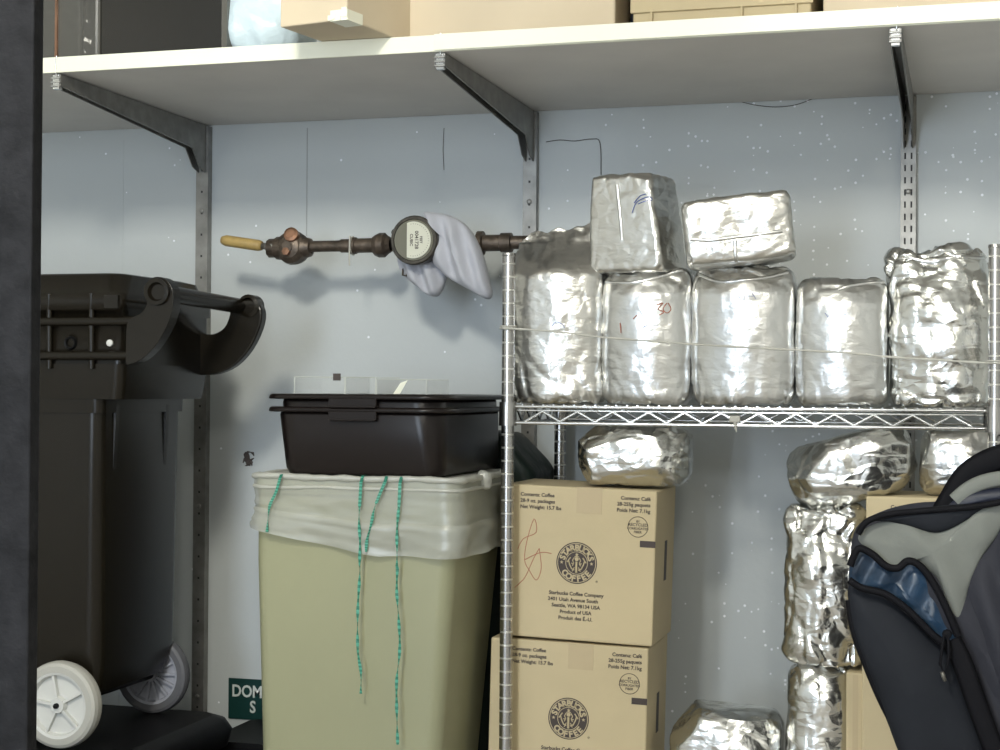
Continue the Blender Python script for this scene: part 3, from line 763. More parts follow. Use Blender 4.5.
# black trunk the bin stands on
xr = PZ(230, 716, 0.33).x
t = thing('storage_trunk', (-1.95, -0.6, 0), 'black plastic storage trunk under the wheeled bin', 'storage trunk')
mb = MB(); ringbox(mb, [(-2.5, xr-0.05, -0.93, -0.33, 0.0, 0.04), (-2.52, xr-0.03, -0.95, -0.31, 0.27, 0.04)]); mb.build('base', M['blackmatte'], t, weld=False)
mb = MB(); ringbox(mb, [(-2.54, xr-0.008, -0.97, -0.29, 0.265, 0.05), (-2.54, xr, -0.975, -0.285, 0.30, 0.05), (-2.53, xr-0.012, -0.965, -0.295, 0.322, 0.05), (-2.51, xr-0.035, -0.94, -0.32, 0.3325, 0.04)]); mb.build('lid', M['blackmatte'], t, weld=False)
a = P(258, 735, -0.22)
t = thing('black_crate', (a.x-0.05, -0.2, 0), 'low black crate behind the beige bin below the green sign', 'crate')
mb = MB(); ringbox(mb, [(xr-0.07, a.x+0.10, -0.27, -0.06, 0.0, 0.02), (xr-0.08, a.x+0.12, -0.28, -0.05, 0.25, 0.02)]); mb.build('bin_wall', M['blackmatte'], t, weld=False)
mb = MB(); ringbox(mb, [(xr-0.083, a.x+0.125, -0.283, -0.045, 0.25, 0.02), (xr-0.083, a.x+0.125, -0.283, -0.045, 0.262, 0.02)]); mb.build('rim', M['blackmatte'], t, weld=False)

# ------------------------------------------------------------------ beige bin
gx0, gx1, gy0, gy1 = -1.322, -0.897, -0.64, -0.30
GZ = 0.862
t = thing('waste_bin', ((gx0+gx1)/2, -0.46, 0), 'beige rectangular plastic waste bin in front of the wall', 'waste bin')
mb = MB()
ringbox(mb, [(gx0+0.018, gx1-0.075, gy0+0.03, gy1-0.05, 0.0, 0.03), (gx0+0.004, gx1-0.020, gy0+0.006, gy1-0.012, 0.70, 0.028), (gx0+0.004, gx1-0.014, gy0+0.006, gy1-0.01, GZ-0.03, 0.028)])
mb.build('body', M['beige'], t, weld=False)
mb = MB()
ringbox(mb, [(gx0+0.004, gx1-0.006, gy0-0.002, gy1-0.002, GZ-0.032, 0.03), (gx0+0.002, gx1-0.004, gy0-0.004, gy1, GZ-0.004, 0.03), (gx0+0.006, gx1-0.008, gy0, gy1-0.004, GZ, 0.03)])
mb.build('rim', M['beige'], t, weld=False)
# liner
t = thing('bin_liner', ((gx0+gx1)/2, -0.46, 0.70), 'translucent white liner folded over the beige bin with green ties', 'bin liner')
def perim(x0, x1, y0, y1, r, n):
    """n points around a rounded rectangle, starting at the middle of the back, with arc length"""
    pts = []
    for (cx, cy, a0) in ((x1-r, y1-r, PI/2), (x1-r, y0+r, 0), (x0+r, y0+r, -PI/2), (x0+r, y1-r, -PI)):
        for k in range(7):
            a = a0 - PI/2*k/6; pts.append(Vector((cx+r*math.cos(a), cy+r*math.sin(a), 0)))
    pts = [Vector(((x0+x1)/2, y1, 0))] + pts + [Vector(((x0+x1)/2, y1, 0))]
    L = [0]
    for i in range(1, len(pts)): L.append(L[-1] + (pts[i]-pts[i-1]).length)
    out = []; j = 0
    for i in range(n):
        s_ = L[-1]*i/n
        while L[j+1] < s_: j += 1
        f = (s_-L[j])/max(1e-9, L[j+1]-L[j]); p = pts[j].lerp(pts[j+1], f)
        tn = (pts[j+1]-pts[j]).normalized(); out.append((p, Vector((-tn.y, tn.x, 0))))
    return out
n = 260; LV = 22
per = perim(gx0+0.002, gx1-0.004, gy0-0.004, gy1, 0.032, n)
vs = []
ctr = Vector(((gx0+gx1)/2, (gy0+gy1)/2, 0))
for k in range(LV+1):
    f = k/LV
    for i, (p, nn) in enumerate(per):
        if nn.dot(p-ctr) < 0: nn = -nn
        u = (p.x-gx0)/(gx1-gx0)
        L_ = 0.105 + 0.045*min(1, u*1.6) - 0.004*u + 0.006*noise.noise(p*9)
        if p.y > -0.45 and u > 0.5: L_ *= 0.98
        z = GZ + 0.003 - f*L_
        diag = math.sin((p.x+p.y)*38 + f*5) * 0.0040 * f
        cr = noise.noise(Vector((p.x*10+f*1.5, p.y*10, f*5)))*0.006*f + abs(noise.noise(Vector((p.x*7-f*3+4, p.y*8, f*7+2))))*0.012*f
        hem = 0.003 if 0.60 < f < 0.64 else 0
        q = p + nn*(0.0035 + 0.002*f + diag + cr + hem)
        vs.append(Vector((q.x, q.y, z)))
fs = [(k*n+i, k*n+(i+1)%n, (k+1)*n+(i+1)%n, (k+1)*n+i) for k in range(LV) for i in range(n)]
mb = MB(); mb.add(vs, fs, 0, True)
# turned-back hem: a second layer over the lower third of the skirt
h0 = int(LV*0.62)
vs2 = [v + (Vector((v.x, v.y, 0))-ctr).normalized()*0.0 + per[i % n][1]*(0.0022 if per[i % n][1].dot(per[i % n][0]-ctr) > 0 else -0.0022) for i, v in enumerate(vs[h0*n:])]
mb.add(vs2, [(k*n+i, k*n+(i+1)%n, (k+1)*n+(i+1)%n, (k+1)*n+i) for k in range(LV-h0) for i in range(n)], 0, True)
mb.build('skirt', M['liner'], t, weld=False)
mb = MB()
for lv, rr_, amp_ in ((0.0, 0.006, 0.003), (-0.019, 0.0035, 0.004)):
    pts = []
    for i in range(n+1):
        p, nn = per[i % n]
        if nn.dot(p-ctr) < 0: nn = -nn
        q = p + nn*(0.004 + amp_*noise.noise(Vector((i*0.09, lv*50, 1)))); pts.append(Vector((q.x, q.y, GZ + lv + 0.0035*noise.noise(Vector((i*0.06, lv*90, 7))))))
    mb.tube(pts, rr_, 8, rr=[rr_*(1+0.4*noise.noise(Vector((i*0.2, lv*30, 3)))) for i in range(n+1)], cap=False)
mb.build('rolled_edge', M['linerroll'], t, weld=False)
mb = MB()   # gathered knot at the right corner
V, Fc = rbox(0.012, 0.010, 0.016, 0.007, (8, 8, 10)); c = P(497, 487, -0.50)
mb.add([Vector((gx1+0.002, -0.50, GZ-0.006)) + p + n_*0.006*crumple(p, 60, 4) for u, p, n_ in V], Fc, 0, True)
mb.build('corner_knot', M['linerroll'], t, weld=False)
# interior bottom of the liner, seen between tote and rim
mb = MB(); ringbox(mb, [(gx0+0.008, gx1-0.010, gy0+0.004, gy1-0.006, GZ+0.0005, 0.03), (gx0+0.008, gx1-0.010, gy0+0.004, gy1-0.006, GZ+0.0025, 0.03)]); mb.build('top_film', M['linerroll'], t, weld=False)
# drawstrings
def tie(pts_px, seed):
    mb = MB(); pw = [P(x, y, gy0-0.020) for x, y in smoothpoly(pts_px, 10, False)]
    top = pw[0].copy(); pw = [Vector((top.x, gy0+0.01, GZ+0.006)), Vector((top.x, gy0-0.011, GZ+0.0055))] + [Vector((p.x, p.y + (0.004 if p.z < 0.7 else 0), p.z)) for p in pw]
    L = 0; prev = pw[0]; vs = []; mi = []
    for i, p in enumerate(pw):
        L += (p-prev).length; prev = p
        a = 0.25*math.sin(L*19+seed) if L < 0.08 else 1.25*math.sin(L*60+seed)
        wv = Vector((math.cos(a), -math.sin(a)*0.5, 0))*0.0030; nn = Vector((0, -1, 0))*0.0006
        vs += [p-wv+nn, p+wv+nn, p+wv-nn, p-wv-nn]
    m_ = len(pw)
    for i in range(m_-1):
        mb.add([vs[i*4+k] for k in range(4)] + [vs[i*4+4+k] for k in range(4)], [(0,1,5,4),(1,2,6,5),(2,3,7,6),(3,0,4,7)], 1 if (i % 2 == 1) else 0)  # alternate segments darker: twist shading painted into the ribbon colour
    return mb.build('drawstring', [M['teal'], M['tealdk']], t, weld=False)
tie([(280,478),(276,492),(270,505),(268,518),(267,532)], 1)
tie([(361,482),(360,500),(359,520),(360,545),(359,575),(357,610),(357,650),(360,672),(360,694)], 2)
tie([(385,482),(379,496),(374,510),(371,525),(367,540),(366,552)], 3)
tie([(400,483),(399,505),(397,530),(397,560),(396,590),(398,620),(399,650),(396,680),(396,710),(397,745)], 4)

# ------------------------------------------------------------------ two nested totes
x0 = P(280, 475, -0.655).x; x1 = P(441, 483, -0.655).x
ty0, ty1 = -0.655, -0.235
tz = GZ + 0.0065
zr1 = P(350, 409, ty0).z; zr2 = P(350, 396, ty0).z
rx0 = P(260, 400, -0.67).x; rx1 = P(447, 404, -0.67).x
def tote(zrim, zbase, label, full, groupless=None):
    t = thing('bus_tub', ((x0+x1)/2, -0.45, zbase), label, 'tub')
    mb = MB()
    ix = 0.0 if full else 0.004
    outer = [(x0+0.004, x1-0.008, ty0+0.012, ty1-0.012, zbase, 0.03), (x0-0.002+ix, x1-0.002-ix, ty0+0.006, ty1-0.006, zbase+0.012, 0.035), (rx0+0.02+ix, rx1-0.018-ix, ty0-0.006+ix, ty1+0.004, zrim-0.012, 0.05)]
    inner = [(rx0+0.022+ix, rx1-0.020-ix, ty0-0.003+ix, ty1+0.002, zrim-0.004, 0.048), (x0+0.004+ix, x1-0.006-ix, ty0+0.014, ty1-0.014, zbase+0.012, 0.03)]
    lv = outer + inner
    rings = []
    for (a0_, a1_, b0_, b1_, z, r) in lv:
        g = []
        for (cx, cy, q0) in ((a1_-r, b0_+r, -PI/2), (a1_-r, b1_-r, 0), (a0_+r, b1_-r, PI/2), (a0_+r, b0_+r, PI)):
            for k in range(8): a = q0 + PI/2*k/7; g.append(Vector((cx+r*math.cos(a), cy+r*math.sin(a), z)))
        rings.append(g)
    n_ = 32
    mb.add([p for g in rings for p in g], [(i*n_+k, i*n_+(k+1)%n_, (i+1)*n_+(k+1)%n_, (i+1)*n_+k) for i in range(len(rings)-1) for k in range(n_)], 0, True)
    mb.add(rings[0], [tuple(range(n_))[::-1]]); mb.add(rings[-1], [tuple(range(n_))])
    mb.build('tub_body', M['bussbox'], t, weld=False)
    mb = MB()   # rolled rim
    pr = []
    for (cx, cy, q0) in ((rx1-0.055, ty0+0.04, -PI/2), (rx1-0.055, ty1-0.04, 0), (rx0+0.055, ty1-0.04, PI/2), (rx0+0.055, ty0+0.04, PI)):
        for k in range(10): a = q0 + PI/2*k/9; pr.append(Vector((cx, cy, 0)) + Vector((math.cos(a), math.sin(a), 0))*0.055)
    m_ = len(pr); secs = [(-0.030, -0.002), (-0.026, 0.003), (-0.004, 0.0035), (0.0, 0.001), (0.0015, -0.005), (-0.002, -0.0065), (-0.003, -0.001), (-0.026, -0.001)]
    c_ = Vector(((rx0+rx1)/2, (ty0+ty1)/2, 0)); vs = []
    for i, p in enumerate(pr):
        tn = (pr[(i+1) % m_]-pr[i-1]).normalized(); nn = Vector((tn.y, -tn.x, 0))
        for (o_, z_) in secs: vs.append(p + nn*o_ + Vector((0, 0, zrim+z_)))
    s_ = len(secs)
    mb.add(vs, [(i*s_+k, ((i+1)%m_)*s_+k, ((i+1)%m_)*s_+(k+1)%s_, i*s_+(k+1)%s_) for i in range(m_) for k in range(s_)], 0, True)
    rim = mb.build('rim', M['bussbox'], t, weld=False)
    hx0 = P(327, 400, -0.68).x; hx1 = P(375, 400, -0.68).x
    mb = MB(); yy = ty0-0.016
    mb.box((hx0, yy-0.003, zrim-0.020), (hx1, yy+0.005, zrim-0.004)); mb.box((hx0+0.002, yy-0.004, zrim-0.022), (hx1-0.002, yy+0.018, zrim-0.017)); mb.build('grip', M['bussbox'], t, weld=False, bevel=0.0015)
    return t
tote(zr1, tz, 'black bus tub on the beige bin, lower of the nested pair', True)
tote(zr2, tz + (zr2-zr1), 'black bus tub nested on top of another, holding clear trays', False)

# clear trays standing in the upper tote
xt = [P(px, 385, -0.5).x for px in (294, 345, 376, 427)]
zt = P(340, 377, -0.5).z
for i in range(3):
    lab = ['clear plastic tray with a small black label in the upper tub, leftmost', 'narrow clear plastic tray in the upper tub, middle of three', 'clear plastic tray with painted white glint in the upper tub, rightmost'][i]
    t = thing('clear_tray', ((xt[i]+xt[i+1])/2, -0.45, zr2-0.09), lab, 'tray', 'clear trays in the upper tub')
    a, b = xt[i]+0.001, xt[i+1]-0.001
    z1 = zt - 0.004*(i > 1)
    mb = MB(); th = 0.0012; q0, q1 = -0.5, -0.36; zl = zr2-0.10
    mb.box((a, q0, zl), (b, q0+th, z1)); mb.box((a, q1-th, zl), (b, q1, z1)); mb.box((a, q0+th, zl), (a+th, q1-th, z1)); mb.box((b-th, q0+th, zl), (b, q1-th, z1)); mb.box((a, q0, zl-th), (b, q1, zl))
    r_ = 0.0012; k0 = len(mb.f)
    for x_ in (a, b): mb.tube([(x_, q0, zl), (x_, q0, z1)], r_, 6)
    mb.tube([(a, q0, z1), (b, q0, z1)], 0.0009, 6); mb.tube([(a, q1, z1), (b, q1, z1)], 0.0009, 6)
    mb.m[k0:] = [1]*(len(mb.f)-k0); mb.build('tray_wall', [M['clear'], M['edge']], t, weld=False)
    if i == 0:
        c = P(337, 377, -0.502); mb = MB()
        mb.box((c.x-0.008, -0.5030, c.z-0.007), (c.x+0.008, -0.5018, c.z+0.007)); mb.build('label', M['ink'], t)
    if i == 2:
        c0 = P(396, 394, -0.503); c1 = P(405, 380, -0.503); mb = MB()
        mb.add([(c0.x-0.006, -0.503, c0.z), (c0.x+0.008, -0.503, c0.z), (c1.x+0.006, -0.503, c1.z), (c1.x-0.010, -0.503, c1.z-0.006)], [(0,1,2,3)]); mb.build('glint_patch', M['laminate'], t, solid=0.0006)  # white quad painted as a glint on the tray front

# dark green rubbish bag behind the beige bin
t = thing('rubbish_bag', (-0.98, -0.13, 0), 'dark green-black rubbish bag between beige bin and wire rack', 'rubbish bag')
V, Fc = rbox(0.105, 0.095, 0.465, 0.025, (24, 14, 44)); mb = MB()
vs = []
for u, p, n_ in V:
    q = p + n_*0.010*crumple(p, 9, 1)
    k = max(0, (p.z+0.465)/0.93-0.86)/0.14
    q.z -= max(0, (q.x-0.03))*1.05*k
    vs.append(Vector((min(-0.868, -0.972+q.x), -0.145+q.y, max(0, q.z+0.475))))
mb.add(vs, Fc, 0, True); mb.build('sack', M['greendark'], t, weld=False)
mb = MB(); mb.tube([(-1.01, -0.145, 0.90), (-1.015, -0.145, 0.94), (-1.01, -0.14, 0.96)], 0.02, 10, rr=[0.03, 0.014, 0.03]); mb.build('knot', M['greendark'], t)

# ------------------------------------------------------------------ wire rack
RX0, RX1, RY0, RY1 = -0.855, 0.047, -0.48, -0.065
PT = 1.295
t = thing('wire_rack', ((RX0+RX1)/2, -0.27, 0), 'chrome wire shelving rack holding silver foil coffee bags', 'wire rack')
def postmesh():
    mb = MB(); prof = []; mis = []
    z = 0.03
    prof.append((0.03, 0.0)); prof.append((0.03, 0.0127)); mis += [0, 0]
    while z < PT-0.03:
        z += 0.0254
        prof += [(z-0.002, 0.0127), (z-0.0012, 0.0115), (z+0.0005, 0.0115), (z+0.0014, 0.0127)]; mis += [0, 1, 1, 1]
    prof += [(PT-0.006, 0.0127), (PT-0.005, 0.0138), (PT, 0.013), (PT, 0.0)]; mis += [0, 0, 0, 0]
    mb.lathe((0, 0, 0), (0, 0, 1), prof, 18, mis=mis[1:] + [0]); return mb
first = None
for (x, y) in ((RX0, RY0), (RX1, RY0), (RX0, RY1), (RX1, RY1)):
    if first is None:
        mb = postmesh(); mb.xform(Matrix.Translation((x, y, 0))); first = mb.build('post', [M['postmetal'], M['groove']], t, weld=False); ft = None
        f2 = MB().lathe((x, y, 0), (0,0,1), [(0, 0), (0, 0.017), (0.01, 0.017), (0.02, 0.008), (0.035, 0.008)], 14).build('foot', M['blackmatte'], first, weld=False)
    else:
        o = first.copy(); COL.objects.link(o); o.parent = t; o.location = (x-RX0, y-RY0, 0)
        o2 = f2.copy(); COL.objects.link(o2); o2.parent = o
def wireshelf(ZT):
    zt_, zb_ = ZT-0.0035, ZT-0.037
    mb = MB(); r = 0.0028
    for (y) in (RY0, RY1):
        for z in (zt_-0.002, zb_): mb.tube([(RX0+0.012, y, z), (RX1-0.012, y, z)], 0.0033, 8)
        k = 0; x = RX0+0.035; pts = []
        while x < RX1-0.03:
            pts.append((x, y, (zt_-0.011) if k % 2 else zb_+0.003)); x += 0.0345; k += 1
        mb.tube(pts, r*0.95, 7)
        mb.tube([(RX0+0.02, y, zt_-0.0095), (RX1-0.02, y, zt_-0.0095)], 0.0018, 6)
    for x in (RX0, RX1):
        for z in (zt_-0.002, zb_): mb.tube([(x, RY0+0.012, z), (x, RY1-0.012, z)], 0.0033, 8)
        k = 0; y = RY0+0.03; pts = []
        while y < RY1-0.02: pts.append((x, y, zt_-0.006 if k % 2 else zb_+0.003)); y += 0.035; k += 1
        mb.tube(pts, r*0.9, 7)
    fr = mb.build('shelf_truss', M['chrome'], t, weld=False)
    mb = MB(); x = RX0+0.03
    while x < RX1-0.02:
        mb.tube([(x, RY0-0.002, zt_+0.0005), (x, RY1+0.002, zt_+0.0005)], 0.0021, 6); x += 0.0205
    for y in (RY0+0.14, RY0+0.28): mb.tube([(RX0+0.01, y, zt_-0.004), (RX1-0.01, y, zt_-0.004)], 0.0028, 6)
    mb.build('wire_deck', M['chrome'], fr, weld=False)
    for (x, y) in ((RX0, RY0), (RX1, RY0), (RX0, RY1), (RX1, RY1)):
        mb = MB(); mb.lathe((x, y, zb_-0.006), (0,0,1), [(0, 0.0135), (0, 0.0175), (0.046, 0.0165), (0.046, 0.0135)], 18); mb.build('collar', M['postmetal'], fr, weld=False)
RZ = 1.004
wireshelf(RZ); wireshelf(0.243)

# ------------------------------------------------------------------ foil bags on the rack shelf
G1 = 'foil coffee bags on the rack shelf'
def place(px0, px1, ytop, ybot, Yf, dp, seed, label, style='brick', yaw=0, mk='foil', z=RZ, ht=None, grp=G1, **kw):
    """upright bag whose front face spans the given pixels at plane Yf"""
    a = P(px0, ybot, Yf); b = P(px1, ybot, Yf); wd = (b-a).length
    h = ht if ht else P((px0+px1)/2, ytop, Yf+0.03).z - z
    return foil_bag('coffee_bag', label, ((a.x+b.x)/2-0.006, Yf+dp/2, z), wd*1.0, dp, h, seed, style, yaw, group=grp, matk=mk, **kw)
YF = -0.462
b1, p1, v1 = place(508, 600, 226, 405, YF, 0.135, 1, 'tall foil bag with flattened crimped top at the left end of the rack shelf', 'open', amp=0.0055, mk='foil')
b2, p2, v2 = place(601, 690, 268, 405, YF, 0.13, 2, 'foil bag with red marker number beneath the upright foil bag', mk='foil2', amp=0.004)
b3, p3, v3 = place(691, 795, 266, 405, YF, 0.13, 3, 'broad foil bag beneath the foil bag that lies on its side', mk='foil2', amp=0.004)
b4, p4, v4 = place(797, 889, 278, 405, YF, 0.12, 4, 'short smooth foil bag with nothing on top, second from right on the rack', mk='foil2', amp=0.0035)
b5, p5, v5 = place(893, 994, 246, 405, YF, 0.14, 5, 'tall crumpled foil bag at the right end of the rack shelf', 'crush', amp=0.0075, mk='foild')
# crimped top seams
def seam(bag, bvh, pts, r=0.0016):
    mb = MB(); pw = [on_surface(bvh, x, y, off=0.0006) for x, y in smoothpoly(pts, 5, False)]; pw = [p for p in pw if p]
    if len(pw) > 2:
        ribbon(mb, pw, 0.007, r); o = mb.build('seal_fold', M['foil2'], bag, weld=False); return o
seam(b2, v2, [(606,282),(630,283),(655,278),(675,272),(684,270)])
seam(b3, v3, [(698,274),(720,282),(745,280),(770,277),(788,272)])
seam(b4, v4, [(838,290),(850,286),(870,283),(886,282)])
seam(b5, v5, [(905,256),(930,262),(950,258),(985,258)])
scribble('marker_writing', v2, [[(657,305),(663,303),(658,309),(664,312),(659,315)],[(668,303),(671,309),(667,313),(663,309),(667,303)]], M['redink'], b2)
scribble('marker_stroke', v2, [[(620,323),(621,333)]], M['redink'], b2)
scribble('marker_stroke', v2, [[(633,319),(637,315)]], M['redink'], b2)
scribble('marker_writing', v2, [[(642,328),(648,325),(658,325)]], M['blueink'], b2, 0.0007)
scribble('marker_writing', v1, [[(552,326),(556,322),(562,324),(565,328)]], M['blueink'], b1, 0.0007)
scribble('marker_writing', v3, [[(738,295),(741,300)],[(744,295),(744,300)],[(748,296),(754,296)],[(752,293),(756,299)]], M['blueink'], b3, 0.0006)
scribble('marker_writing', v4, [[(825,313),(828,317)],[(832,313),(836,316)],[(840,314),(846,314)]], M['blueink'], b4, 0.0006)
# the two on top
za = P(640, 272, YF).z
t1, pt1, vt1 = foil_bag('coffee_bag', 'foil bag with blue mark standing on top of another foil bag', (P(634, 270, -0.43).x+0.003, -0.40, za), 0.158, 0.12, 0.19, 11, 'box', yaw=math.radians(-16), taper=0.2, shear=-0.012, group='foil bags stacked on the rack bags', matk='foil', amp=0.006, r=0.010)
R2 = Matrix.Rotation(math.radians(7), 3, 'Z') @ Matrix.Rotation(math.radians(-6), 3, 'Y') @ Matrix.Rotation(math.radians(90), 3, 'X') 
t2_, pt2, vt2 = foil_bag('coffee_bag', 'foil bag lying with its seamed base facing out on another bag', (P(733, 265, -0.45).x, -0.365, P(740, 269, YF).z), 0.198, 0.122, 0.17, 12, 'box', rot=R2, chops=7, group='foil bags stacked on the rack bags', matk='foil', amp=0.006, r=0.012)
seam(t1, vt1, [(617,185),(619,205),(621,225),(622,240)], 0.0012)
seam(t2_, vt2, [(690,239),(710,240),(735,237),(760,234),(782,231)], 0.0018)
seam(t2_, vt2, [(735,240),(735,250),(736,262)], 0.0008)
scribble('marker_writing', vt1, [[(632,213),(636,203),(644,198),(650,197),(652,200),(645,201),(638,204)],[(634,203),(640,196),(646,194)]], M['blueink'], t1, 0.0009)

# ------------------------------------------------------------------ coffee cartons
def roundel(mb_d, mb_l, cx, cz, y, R):
    def disc(mb, r0, r1, yy, n=48):
        vs = [(cx+r1*math.cos(2*PI*k/n), yy, cz+r1*math.sin(2*PI*k/n)) for k in range(n)] + [(cx+r0*math.cos(2*PI*k/n), yy, cz+r0*math.sin(2*PI*k/n)) for k in range(n)]
        mb.add(vs, [(k, (k+1)%n, n+(k+1)%n, n+k) for k in range(n)])
    disc(mb_d, R*0.95, R, y); disc(mb_d, R*0.55, R*0.915, y); disc(mb_d, 0.001, R*0.52, y)
    for word, base, sgn, stp in (('STARBUCKS', PI/2, -1, 0.31), ('COFFEE', -PI/2, 1, 0.34)):
        for i, ch in enumerate(word):
            a = base + sgn*(i-(len(word)-1)/2)*stp
            vs, fs = text_mesh(ch, R*0.40, 'CENTER', bold=R*0.018, depth=0.00015)
            h = R*0.40*0.35
            rr = R*0.735
            out = []
            for v in vs:
                lx, lz = v.x, v.z - h
                th = a-PI/2 if sgn < 0 else a+PI/2
                out.append(Vector((cx + rr*math.cos(a) + lx*math.cos(th) - lz*math.sin(th), y-0.0004+v.y, cz + rr*math.sin(a) + lx*math.sin(th) + lz*math.cos(th))))
            mb_l.add(out, fs)
    def star(x, z, r):
        pts = [(x+(r if k % 2 == 0 else r*0.42)*math.sin(PI*k/5), z+(r if k % 2 == 0 else r*0.42)*math.cos(PI*k/5)) for k in range(10)]
        mb_l.prism(pts, y-0.0006, y-0.0003)
    star(cx-R*0.735, cz, R*0.09); star(cx+R*0.735, cz, R*0.09)
    # centre emblem: crown star, face, flowing hair and twin tails in simple strokes
    star(cx, cz+R*0.40, R*0.10)
    def st(pts, w_): mb_l.tube([(cx+R*a, y-0.0004, cz+R*b) for a, b in pts], w_*R, 5)
    mb_l.lathe((cx, y-0.0003, cz+R*0.19), (0,-1,0), [(0, R*0.10), (0.0003, 0.0)], 14)
    st([(-0.11,0.29),(0,0.33),(0.11,0.29)], 0.025)
    st([(0,0.07),(0,-0.12),(0,-0.33),(0,-0.46)], 0.06)
    for s_ in (-1, 1):
        st([(s_*0.12,0.26),(s_*0.2,0.12),(s_*0.14,0.0),(s_*0.2,-0.14)], 0.028)
        st([(s_*0.10,-0.34),(s_*0.24,-0.28),(s_*0.34,-0.08),(s_*0.40,0.12),(s_*0.30,0.26)], 0.035)
        st([(s_*0.40,0.12),(s_*0.47,0.02)], 0.03)
        st([(s_*0.13,-0.05),(s_*0.25,-0.02)], 0.028); st([(s_*0.10,-0.20),(s_*0.2,-0.40)], 0.025)

def coffee_box(X1, ztop, label, tilt=0.0, wd=0.314, dp=0.205, ht=0.297, Yf=-0.44, red=False):
    """X1: right edge; children are built in local coordinates then the root is tilted"""
    t = thing('coffee_carton', (X1-wd/2, Yf+dp/2, ztop-ht), label, 'box', 'kraft coffee cartons in the rack')
    ox, oy, oz = t.location
    mb = MB(); mb.box((X1-wd, Yf, oz), (X1, Yf+dp, ztop)); body = mb.build('carton', M['card'], t, bevel=0.0035)
    mb = MB(); xm = X1-0.5*wd
    xt_ = X1-(651-585)/500
    mb.box((xt_-0.025, Yf-0.0006, ztop-0.05), (xt_+0.025, Yf, ztop+0.0003)); mb.box((xt_-0.025, Yf-0.0003, ztop-0.0003), (xt_+0.025, Yf+dp, ztop+0.0006)); mb.build('tape', M['tape'], t, weld=False)
    def lx(px): return X1-(652-px)/500.0
    def lz(dy): return ztop-dy/522.0
    y = Yf-0.0005
    mb = MB()
    for k, s_ in enumerate(('Contents: Coffee', '28-9 oz. packages', 'Net Weight: 15.7 lbs')): add_text(mb, s_, 0.0098, lx(517), y, lz(11.4+6.3*k), bold=0.00025)
    mb.build('contents_text', M['ink'], t, weld=False); mb = MB()
    for k, s_ in enumerate(('Contenu: Café', '28-255g paquets', 'Poids Net: 7.1kg')): add_text(mb, s_, 0.0098, lx(646), y, lz(9.9+6.1*k), 'RIGHT', bold=0.00025)
    mb.build('french_contents_text', M['ink'], t, weld=False); mb = MB()
    for k, s_ in enumerate(('Starbucks Coffee Company', '2401 Utah Avenue South', 'Seattle, WA 98134 USA', 'Product of USA', 'Produit des É.-U.')):
        add_text(mb, s_, 0.0098, lx(576 if k != 1 else 573), y, lz(109.5+6.2*k), 'CENTER', bold=0.00025)
    mb.build('address_text', M['ink'], t, weld=False); mb = MB()
    add_text(mb, '®', 0.006, lx(596), y, lz(95), 'CENTER')
    mb.build('registered_mark', M['ink'], t, weld=False)
    md = MB(); ml = MB(); roundel(md, ml, lx(575.5), lz(76.5), y, 0.0405)
    md.build('logo', M['ink'], t, weld=False); lg = ml.build('logo_lettering', M['inklite'], t, weld=False)
    mb = MB(); cx, cz = lx(634.5), lz(36.5); n = 30
    mb.tube([(cx+0.0195*math.cos(2*PI*k/n), y, cz+0.0195*math.sin(2*PI*k/n)) for k in range(n+1)], 0.0006, 5)
    for k, (s_, sz) in enumerate((('BY', 0.006), ('RECYCLED', 0.0078), ('CORRUGATED', 0.0062), ('FIBER', 0.0065))): add_text(mb, s_, sz, cx, y, cz+0.0085-0.0068*k, 'CENTER', bold=0.0001)
    mb.build('recycling_mark', M['ink'], t, weld=False)
    mb = MB(); mb.box((X1-0.030, Yf-0.0006, lz(56.5)), (X1+0.0004, Yf, lz(50))); mb.build('print_bar', M['ink'], t, weld=False)
    mb = MB(); mb.box((X1, Yf+0.10, lz(95)), (X1+0.0005, Yf+0.125, lz(54))); mb.build('side_bar', M['ink'], t, weld=False)
    if red:
        mb = MB()
        for st in ([(0.0,0),(6,-12),(20,-20),(17,-35),(10,-10),(8,12),(14,24),(22,34),(27,20),(24,-2)], [(24,-2),(18,10),(10,30),(4,38),(-2,44)], [(8,12),(22,4),(30,2),(38,3)]):
            mb.tube([(lx(516+a*0.9), y, lz(66+b*0.9)) for a, b in smoothpoly(st, 4, False)], 0.0007, 5)
        mb.build('marker_scribble', M['redink'], t, weld=False)
    if tilt: t.rotation_euler = (0, tilt, 0)
    return t
coffee_box(-0.590, 0.541, 'lower kraft coffee carton of the stack beside the beige bin', math.radians(1.2))
coffee_box(-0.577, 0.8425, 'upper kraft coffee carton with a faint red scribble beside the beige bin', math.radians(1.6), red=True, wd=0.300)
coffee_box(P(866, 500, -0.44).x+0.314-0.006, 0.5415, 'lower kraft coffee carton mostly hidden by the backpack')
coffee_box(P(866, 500, -0.44).x+0.314, 0.8390, 'upper kraft coffee carton behind the backpack under a foil bag')

nx0 = P(846, 710, -0.43).x; nx1 = P(863, 710, -0.43).x
t = thing('cardboard_carton', ((nx0+nx1)/2, -0.32, 0.2435), 'narrow cardboard carton squeezed between foil bags and kraft cartons', 'box')
MB().box((nx0, -0.43, 0.2440), (nx1, -0.22, P(855, 673, -0.43).z)).build('carton', M['card'], t, bevel=0.003)
MB().box((nx0+0.012, -0.4306, 0.2445), (nx0+0.022, -0.4300, P(855, 675, -0.43).z)).build('tape', M['tape'], t)
